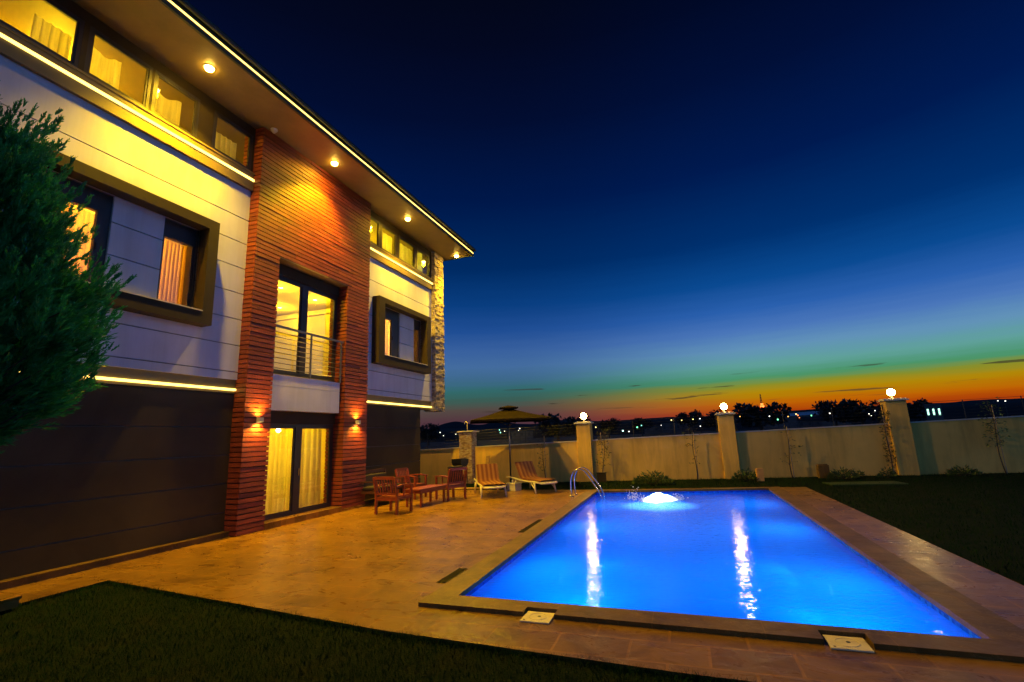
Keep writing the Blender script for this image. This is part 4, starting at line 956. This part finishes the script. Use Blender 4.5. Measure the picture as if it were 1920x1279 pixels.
def sapling(x, y, h, lab, leaves=40, stake=True, lean=0.0, spread=.22, mat='dryleaf', lo=.25):
    t = thing('sapling', lab, 'young tree', (x, y, -.03), 0, 'saplings staked along the garden wall')
    pts = [(lean * u * h + .03 * math.sin(u * 7 + x), 0.02 * math.sin(u * 5), h * u) for u in [k / 8 for k in range(9)]]
    tm = MB().tube(pts, [.018 - .0015 * k for k in range(9)], 6); lf = MB()
    for k in range(leaves):
        u = random.uniform(lo, 1.0); i = min(7, int(u * 8)); p = Vector(pts[i]).lerp(Vector(pts[i + 1]), u * 8 - i); a = random.uniform(0, 6.28); L = random.uniform(.05, spread)
        q = p + Vector((math.cos(a) * L, math.sin(a) * L * .6, random.uniform(.0, .7) * L))
        if k % 3 == 0: tm.tube([p, q], [.005, .002], 4)
        for _ in range(3): lf.leaf(q + Vector((random.gauss(0, .02), random.gauss(0, .02), random.gauss(0, .02))), (math.cos(a) + random.gauss(0, .6), math.sin(a) + random.gauss(0, .6), random.uniform(-.6, .6)), random.uniform(.05, .09), .03)
    tm.build('trunk', 'bark', t, True); lf.build('crown', mat, t)
    if stake: MB().tube([(.05, .03, 0), (.05 - lean * .3, .03, h * .96)], .012, 6).build('stake', 'stake', t)
sapling(-5.05, wy(-5.05) - .3, 1.78, 'thin sapling with few leaves behind the right lounger', 34)
sapling(-2.95, wy(-2.95) - .3, 1.82, 'leafy sapling just right of the first lamp post', 90, spread=.26, lean=.09)
sapling(.22, wy(.22) - .25, 1.68, 'slender sapling with a pale stake between the first two lamp posts', 30, spread=.3)
sapling(3.22, wy(3.22) - .25, 1.75, 'bare twiggy sapling midway between the second and third lamp posts', 26, spread=.34)
sapling(6.15, wy(6.15) - .22, 2.0, 'dense climbing plant tight against the left side of the last lamp post', 150, spread=.13, lean=.03, lo=.05)
sapling(9.15, wy(9.15) - .3, 2.2, 'tallest sapling with a tufted leafy top near the right edge', 120, spread=.3, lean=-.02, mat='leaf', lo=.35)
def shrub(x, y, w_, h, n, lab, mat='leaf', sp=.07):
    t = thing('shrub', lab, 'shrub', (x, y, -.03), 0, 'low shrubs at the foot of the garden wall'); lf = MB(); st = MB()
    for k in range(n):
        a = random.uniform(0, 6.28); r_ = math.sqrt(random.random()); z = h * (1 - r_ ** 2 * .8) * random.uniform(.15, 1.05)
        p = Vector((math.cos(a) * r_ * w_, math.sin(a) * r_ * w_ * .7, z)); lf.leaf(p, (math.cos(a) + random.gauss(0, .5), math.sin(a) + random.gauss(0, .5), random.uniform(.1, 1.3)), random.uniform(sp, sp * 2), sp * .5)
        if k % 14 == 0: st.tube([(0, 0, 0), p * .95], [.008, .003], 4)
    lf.build('leaves', mat, t); st.build('stems', 'bark', t)
shrub(-1.18, 16.9, .62, .40, 900, 'rounded green shrub behind the glowing water jet')
shrub(1.75, 17.9, .42, .32, 500, 'dark low shrub at the foot of the middle lamp post')
shrub(4.55, 18.25, .42, .30, 380, 'straggly dark shrub beside the dark block')
shrub(5.85, 18.6, .22, .28, 160, 'small dark shrub left of the last lamp post')
shrub(7.9, 18.9, .40, .26, 320, 'low dark shrub at the wall right of the last lamp post')
shrub(5.1, 18.9, .2, .2, 100, 'tiny tuft of leaves under the third wall section')
# grass
def inpoly(x, y, P):
    c = False; j = len(P) - 1
    for i in range(len(P)):
        if (P[i][1] > y) != (P[j][1] > y) and x < (P[j][0] - P[i][0]) * (y - P[i][1]) / (P[j][1] - P[i][1]) + P[i][0]: c = not c
        j = i
    return c
gr = MB()
near = [(-7.56, 1.0), (-7.56, 4.76), (ONL[0], 4.14), (-.19, 3.98), (3.1, 3.91), (3.1, 1.0)]
cnt_ = 0
while cnt_ < 52000:
    x = random.uniform(-7.56, 2.4); y = random.uniform(1.0, 4.77)
    if random.random() > min(1, 2.2 / max(1.0, math.hypot(x + 1, y - 1))) + .35: continue
    if not inpoly(x, y, near): continue
    h = random.uniform(.03, .065); a = random.uniform(0, 6.28); d = Vector((math.cos(a) * .6, math.sin(a) * .6, 1)).normalized(); r_ = Vector((-math.sin(a), math.cos(a), 0)) * .0028
    p = Vector((x, y, -.03)); i = len(gr.v); gr.v += [tuple(p - r_), tuple(p + r_), tuple(p + d * h)]; gr.f.append((i, i + 1, i + 2)); cnt_ += 1
for (a, b) in (((-7.60, 1.0), (-7.60, 4.74)), ((-7.60, 4.74), (ONL[0], 4.13)), ((ONL[0], 4.13), (-0.19, 3.97)), ((-0.19, 3.97), (RD, 3.90))):
    for k in range(int(math.dist(a, b) * 420)):
        u = random.random(); x = a[0] + (b[0] - a[0]) * u; y = a[1] + (b[1] - a[1]) * u; cl_ = .5 + .5 * math.sin(x * 5.3 + y * 3) * math.sin(x * 13.1)
        h = random.uniform(.04, .06 + .05 * cl_); an = random.uniform(0, 6.28); nx_ = (1, 0) if a[0] == b[0] else (0, 1); s_ = -1
        x += abs(random.gauss(0, .04)) * (1 if nx_[0] else 0); y -= abs(random.gauss(0, .04)) * nx_[1]
        d = Vector((math.cos(an) * .8 - nx_[0] * .4, math.sin(an) * .8 + nx_[1] * .4, .8)).normalized(); r_ = Vector((-math.sin(an), math.cos(an), 0)) * .003
        p = Vector((x, y, -.03)); i = len(gr.v); gr.v += [tuple(p - r_), tuple(p + r_), tuple(p + d * h)]; gr.f.append((i, i + 1, i + 2))
tag(gr.build('grass', 'blade'), 'short dark lawn grass in the foreground', 'grass', kind='stuff')
gr = MB(); cnt_ = 0
while cnt_ < 42000:
    if random.random() < .22: x = random.uniform(-8.6, 3); y = random.uniform(15.3, wy(x)); 
    else: x = random.uniform(3.02, 12); y = 6 + 14 * random.random() ** 1.3
    if y > wy(x) or (x < 3.1 and y < 15.25 + max(0, (x + 3.2) * .088)): continue
    h = random.uniform(.04, .08); a = random.uniform(0, 6.28); d = Vector((math.cos(a) * .6, math.sin(a) * .6, 1)).normalized(); r_ = Vector((-math.sin(a), math.cos(a), 0)) * .005
    p = Vector((x, y, -.03)); i = len(gr.v); gr.v += [tuple(p - r_), tuple(p + r_), tuple(p + d * h)]; gr.f.append((i, i + 1, i + 2)); cnt_ += 1
tag(gr.build('grass', 'blade'), 'short dark lawn grass right of the pool and along the wall', 'grass', kind='stuff')

# ================================================================ FAR LANDSCAPE
random.seed(5)
def polar(az, dist, z=0): return (dist * math.sin(R(az)), dist * math.cos(R(az)), z)
def ridge(name, dist, depth, base, amp, seed, mat, a0=-75, a1=75, fn=None):
    mb = MB(); n = 260; rnd = random.Random(seed); ph = [rnd.uniform(0, 6.28) for _ in range(6)]
    for i in range(n + 1):
        a = a0 + (a1 - a0) * i / n; h = base + (fn(a) if fn else 0)
        for k, q in enumerate(ph): h += amp * math.sin(a * (.13 * 1.9 ** k) + q) / (1.5 ** k)
        for (dd, hh) in ((0, 0.0), (depth * .3, h * .6), (depth * .6, h), (depth, h * .5), (depth * 1.6, 0)):
            x, y, _ = polar(a, dist + dd); mb.v.append((x, y, -.5 + hh))
    for i in range(n):
        for j in range(4): a = i * 5 + j; mb.f.append((a, a + 5, a + 6, a + 1))
    return structure(mb.build(name, mat, None, True))
def eld(e, d): return 1.7 + d * math.tan(R(e))
ridge('hills', 330, 60, eld(1.35, 366), .6, 3, 'night', fn=lambda a: 1.6 / (1 + math.exp(-(a - 12) / 4)))
ridge('mountains', 1250, 120, eld(1.25, 1322), 2.5, 9, 'mount', -60, 10, fn=lambda a: 13 * math.exp(-((a + 21) / 2.4) ** 2) + 16 * math.exp(-((a + 26.5) / 2.0) ** 2) + 7 * math.exp(-((a + 15) / 2.0) ** 2))
def fartree(az, dist, top, w_, lab, asp=1.0):
    x, y, _ = polar(az, dist); zt = eld(top, dist); h = zt + .5
    t = thing('tree', lab, 'tree', (x, y, -.5), 0, 'dark trees on the skyline'); lf = MB(); cr = h * .62
    lob = [(random.uniform(-.6, .6) * w_, random.uniform(-.5, .5) * w_, h - cr * random.uniform(.25, .9), random.uniform(.28, .5) * w_) for _ in range(9)]
    for k in range(1500):
        lx, ly, lz, lr = random.choice(lob); d = Vector((random.gauss(0, 1), random.gauss(0, 1), random.gauss(0, 1))).normalized() * lr * random.uniform(.5, 1.1)
        z = min(h, max(h - cr, lz + d.z * .8)); s_ = w_ * .11; lf.leaf((lx + d.x, ly + d.y, z), (random.gauss(0, 1), random.gauss(0, 1), random.gauss(0, 1)), s_ * 1.6, s_)
    MB().tube([(0, 0, 0), (0, 0, h * .7)], [w_ * .07, w_ * .03], 7).build('trunk', 'bark', t); lf.build('crown', 'farleaf', t)
FT = [(-29.3, 150, 1.75, 4.0, 'dark tree mass just right of the far house corner'), (-14.2, 140, 2.1, 7.0, 'broad dark tree beyond the parasol'), (-12.0, 150, 1.9, 6.0, 'dark tree left of the first lamp post on the skyline'),
      (.5, 170, 2.35, 4.5, 'round dark tree left of the middle lamp post on the skyline'), (3.2, 165, 2.0, 5, 'low dark tree right beside the middle lamp post'), (-8.3, 150, 1.7, 3.4, 'narrow dark tree right of the first lamp post'),
      (7.6, 170, 2.15, 8.5, 'wide dark tree under the red lit mast'), (14.2, 180, 2.05, 6.0, 'dark tree at the right end of the pale greenhouse'), (16.3, 175, 2.0, 7.0, 'wide dark tree left of the last lamp post'),
      (18.0, 170, 2.05, 5.0, 'dark tree touching the last lamp post'), (20.6, 175, 1.8, 5.0, 'dark tree between the last post and the lit building'), (-4.6, 160, 1.55, 3.6, 'small dark tree midway between the first two posts')]
for q in FT: fartree(*q)
def farhouse(az, dist, w_, h, lab, roof=True, lit=0, wall='farwall', pitch=1.2):
    x, y, _ = polar(az, dist); t = thing('far_house', lab, 'house', (x, y, -.5), R(-az), 'houses in the dark beyond the wall')
    MB().box(-w_ / 2, w_ / 2, 0, 7, 0, h).build('walls', wall, t)
    if roof: MB().quad((-w_ / 2 - .4, -.4, h), (w_ / 2 + .4, -.4, h), (w_ / 2 + .4, 3.5, h + pitch), (-w_ / 2 - .4, 3.5, h + pitch)).quad((-w_ / 2 - .4, 7.4, h), (w_ / 2 + .4, 7.4, h), (w_ / 2 + .4, 3.5, h + pitch), (-w_ / 2 - .4, 3.5, h + pitch)).quad((-w_ / 2 - .4, -.4, h), (-w_ / 2 - .4, 7.4, h), (-w_ / 2 - .4, 3.5, h + pitch)).quad((w_ / 2 + .4, -.4, h), (w_ / 2 + .4, 7.4, h), (w_ / 2 + .4, 3.5, h + pitch)).build('roof', 'farroof', t)
    for k in range(3): MB().box(-w_ / 2 + w_ * (k + .3) / 3, -w_ / 2 + w_ * (k + .62) / 3, -.03, -.004, h * .55, h * .8).build('window', 'farlit' if k < lit else 'alu', t)
farhouse(21.6, 150, 3.0, 5.8, 'far flat roofed building with a lit greenish window strip right of the last post', roof=False, lit=3)
farhouse(-3.0, 190, 9, 4.4, 'dim grey far house right of the first lamp post'); farhouse(-1.4, 185, 7, 4.9, 'dim far house in the middle between two lamp posts'); farhouse(-.1, 200, 6, 5.6, 'far house beside the round dark tree', lit=0)
farhouse(12.0, 190, 7, 3.6, 'far house under the right end of the greenhouse'); farhouse(-18.4, 200, 9, 4.4, 'far house seen below the parasol')
# greenhouse: long pale ridge roof on the slope
M['ghouse'] = pbr('greenhouse_film', (.42, .44, .48), rough=.35, bumps=0)
x, y, _ = polar(11.6, 300); t = thing('greenhouse', 'long pale greenhouse on the slope below the orange sky', 'greenhouse', (x, y, 6.2), R(-11.6))
MB().quad((-20, 0, 0), (20, 0, .9), (20, 14, 3.0), (-20, 14, 1.6)).build('roof', 'ghouse', t); MB().quad((-20, 0, -6), (20, 0, -6), (20, 0, .9), (-20, 0, 0)).build('walls', 'farwall', t)
# mast
x, y, _ = polar(7.9, 280); t = thing('lattice_mast', 'thin lattice mast with a red lit base on the skyline', 'mast', (x, y, -.5)); mz = eld(3.35, 280) + .5; mb = MB()
for sx, sy in ((-1, -1), (1, -1), (1, 1), (-1, 1)): mb.bar((sx * 1.1, sy * 1.1, 0), (sx * .12, sy * .12, mz), .16)
for k in range(14):
    u, v = k / 14, (k + 1) / 14; a = 1.1 - .98 * u; b = 1.1 - .98 * v; mb.bar((-a, -a, mz * u), (b, -b, mz * v), .1); mb.bar((a, -a, mz * u), (-b, -b, mz * v), .1)
mb.build('lattice', 'black', t); M['redlamp'] = emit('red_beacon', (1, .16, .03), 5.0)
MB().box(-.9, .9, -1.4, -1.2, eld(1.9, 280) + .5, eld(2.15, 280) + .5).build('beacon', 'redlamp', t); MB().box(-.6, .6, -1.4, -1.2, eld(2.22, 280) + .5, eld(2.36, 280) + .5).build('beacon', 'redlamp', t)
# street and yard lights in the dark: bulb on a pole
FL =  [(-56.3, 106.0, 3.35, 'w', 1.6), (-55.6, 106.3, 2.59, 'w', 1.1), (-52.9, 107.7, 2.81, 'w', 0.8), (-43.1, 112.0, 3.43, 't', 1.3), (-42.9, 112.1, 2.78, 't', 1.5), (-41.9, 112.4, 3.06, 'w', 0.8), (-38.4, 113.7, 3.58, 'w', 1.6), (-38.7, 113.6, 3.12, 'w', 1.0), (-20.4, 118.3, 3.11, 'y', 1.6), (-14.1, 119.2, 2.04, 'c', 2.6), (-12.7, 119.3, 1.78, 'w', 1.5), (-10.7, 119.5, 2.7, 'g', 2.2), (-9.7, 119.6, 3.08, 't', 1.2), (-5.2, 119.9, 2.95, 'w', 1.0), (-2.8, 120.0, 4.01, 'y', 1.6), (-0.5, 120.0, 3.85, 'y', 1.6), (2.0, 120.0, 3.97, 'y', 1.4), (3.5, 120.0, 4.02, 'w', 1.2), (3.4, 120.0, 2.33, 'w', 1.0), (17.7, 118.7, 3.82, 'w', 1.4), (19.2, 118.5, 3.05, 'g', 2.0), (21.2, 118.1, 3.56, 'o', 1.2), (22.7, 117.8, 4.05, 'y', 1.7), (23.0, 117.8, 3.74, 'r', 1.6), (23.2, 117.7, 3.22, 'r', 1.0), (25.4, 117.3, 3.55, 'g', 1.8), (28.6, 116.5, 3.82, 'w', 1.3), (11.9, 119.4, 4.07, 'o', 1.1), (34.9, 114.8, 3.31, 'w', 0.7), (35.2, 114.7, 2.98, 'w', 0.7), (52.2, 108.1, 4.46, 'w', 0.9), (53.0, 107.7, 4.39, 'w', 1.1), (35.9, 114.5, 3.88, 'w', 0.7)]
LC = {'w': (1, .95, .8), 't': (.25, 1, .8), 'y': (1, .8, .25), 'c': (.6, 1, .95), 'g': (.2, 1, .45), 'o': (1, .5, .1), 'r': (1, .22, .05)}
LN = {'w': 'white', 't': 'teal', 'y': 'yellow', 'c': 'pale cyan', 'g': 'green', 'o': 'orange', 'r': 'red'}
for k in LC: M['far_' + k] = emit('far_light_' + LN[k].replace(' ', '_'), LC[k], 3.2)
def where(x, y):
    a = math.degrees(math.atan2(x, y))
    for lim, n in ((-24, 'between the house corner and the parasol'), (-17.5, 'under the parasol canopy'), (-13, 'right of the parasol pole'), (-2.0, 'just right of the first lamp post'), (4, 'just left of the middle lamp post'), (10, 'just right of the middle lamp post'), (15.2, 'below the pale greenhouse'), (19, 'just left of the last lamp post'), (60, 'near the right edge')):
        if a < lim: return n
seen = {}
for x, y, z, c, s_ in FL:
    wv = where(x, y); key = (c, wv); seen[key] = seen.get(key, 0) + 1
nth = {}
words = ['leftmost', 'second from the left', 'third from the left', 'fourth from the left', 'fifth from the left']
for x, y, z, c, s_ in FL:
    wv = where(x, y); key = (c, wv); i = nth.get(key, 0); nth[key] = i + 1
    lab = ('distant ' + LN[c] + ' light ' + wv) if seen[key] == 1 else (words[i] + ' distant ' + LN[c] + ' light ' + wv)
    t = thing('street_lamp', lab, 'street lamp', (x, y, -.5), 0, 'distant lights beyond the garden wall'); r_ = .055 * s_ + .05; hz = z + .5
    MB().tube([(0, .25, 0), (0, .25, hz), (0, 0, hz + r_)], .04, 5).build('pole', 'black', t)
    n = 6; MB().lathe([(r_ * math.sin(math.pi * k / n) + 1e-3, hz - r_ * .2 - r_ * math.cos(math.pi * k / n)) for k in range(n + 1)], 8).build('bulb', 'far_' + c, t, True)
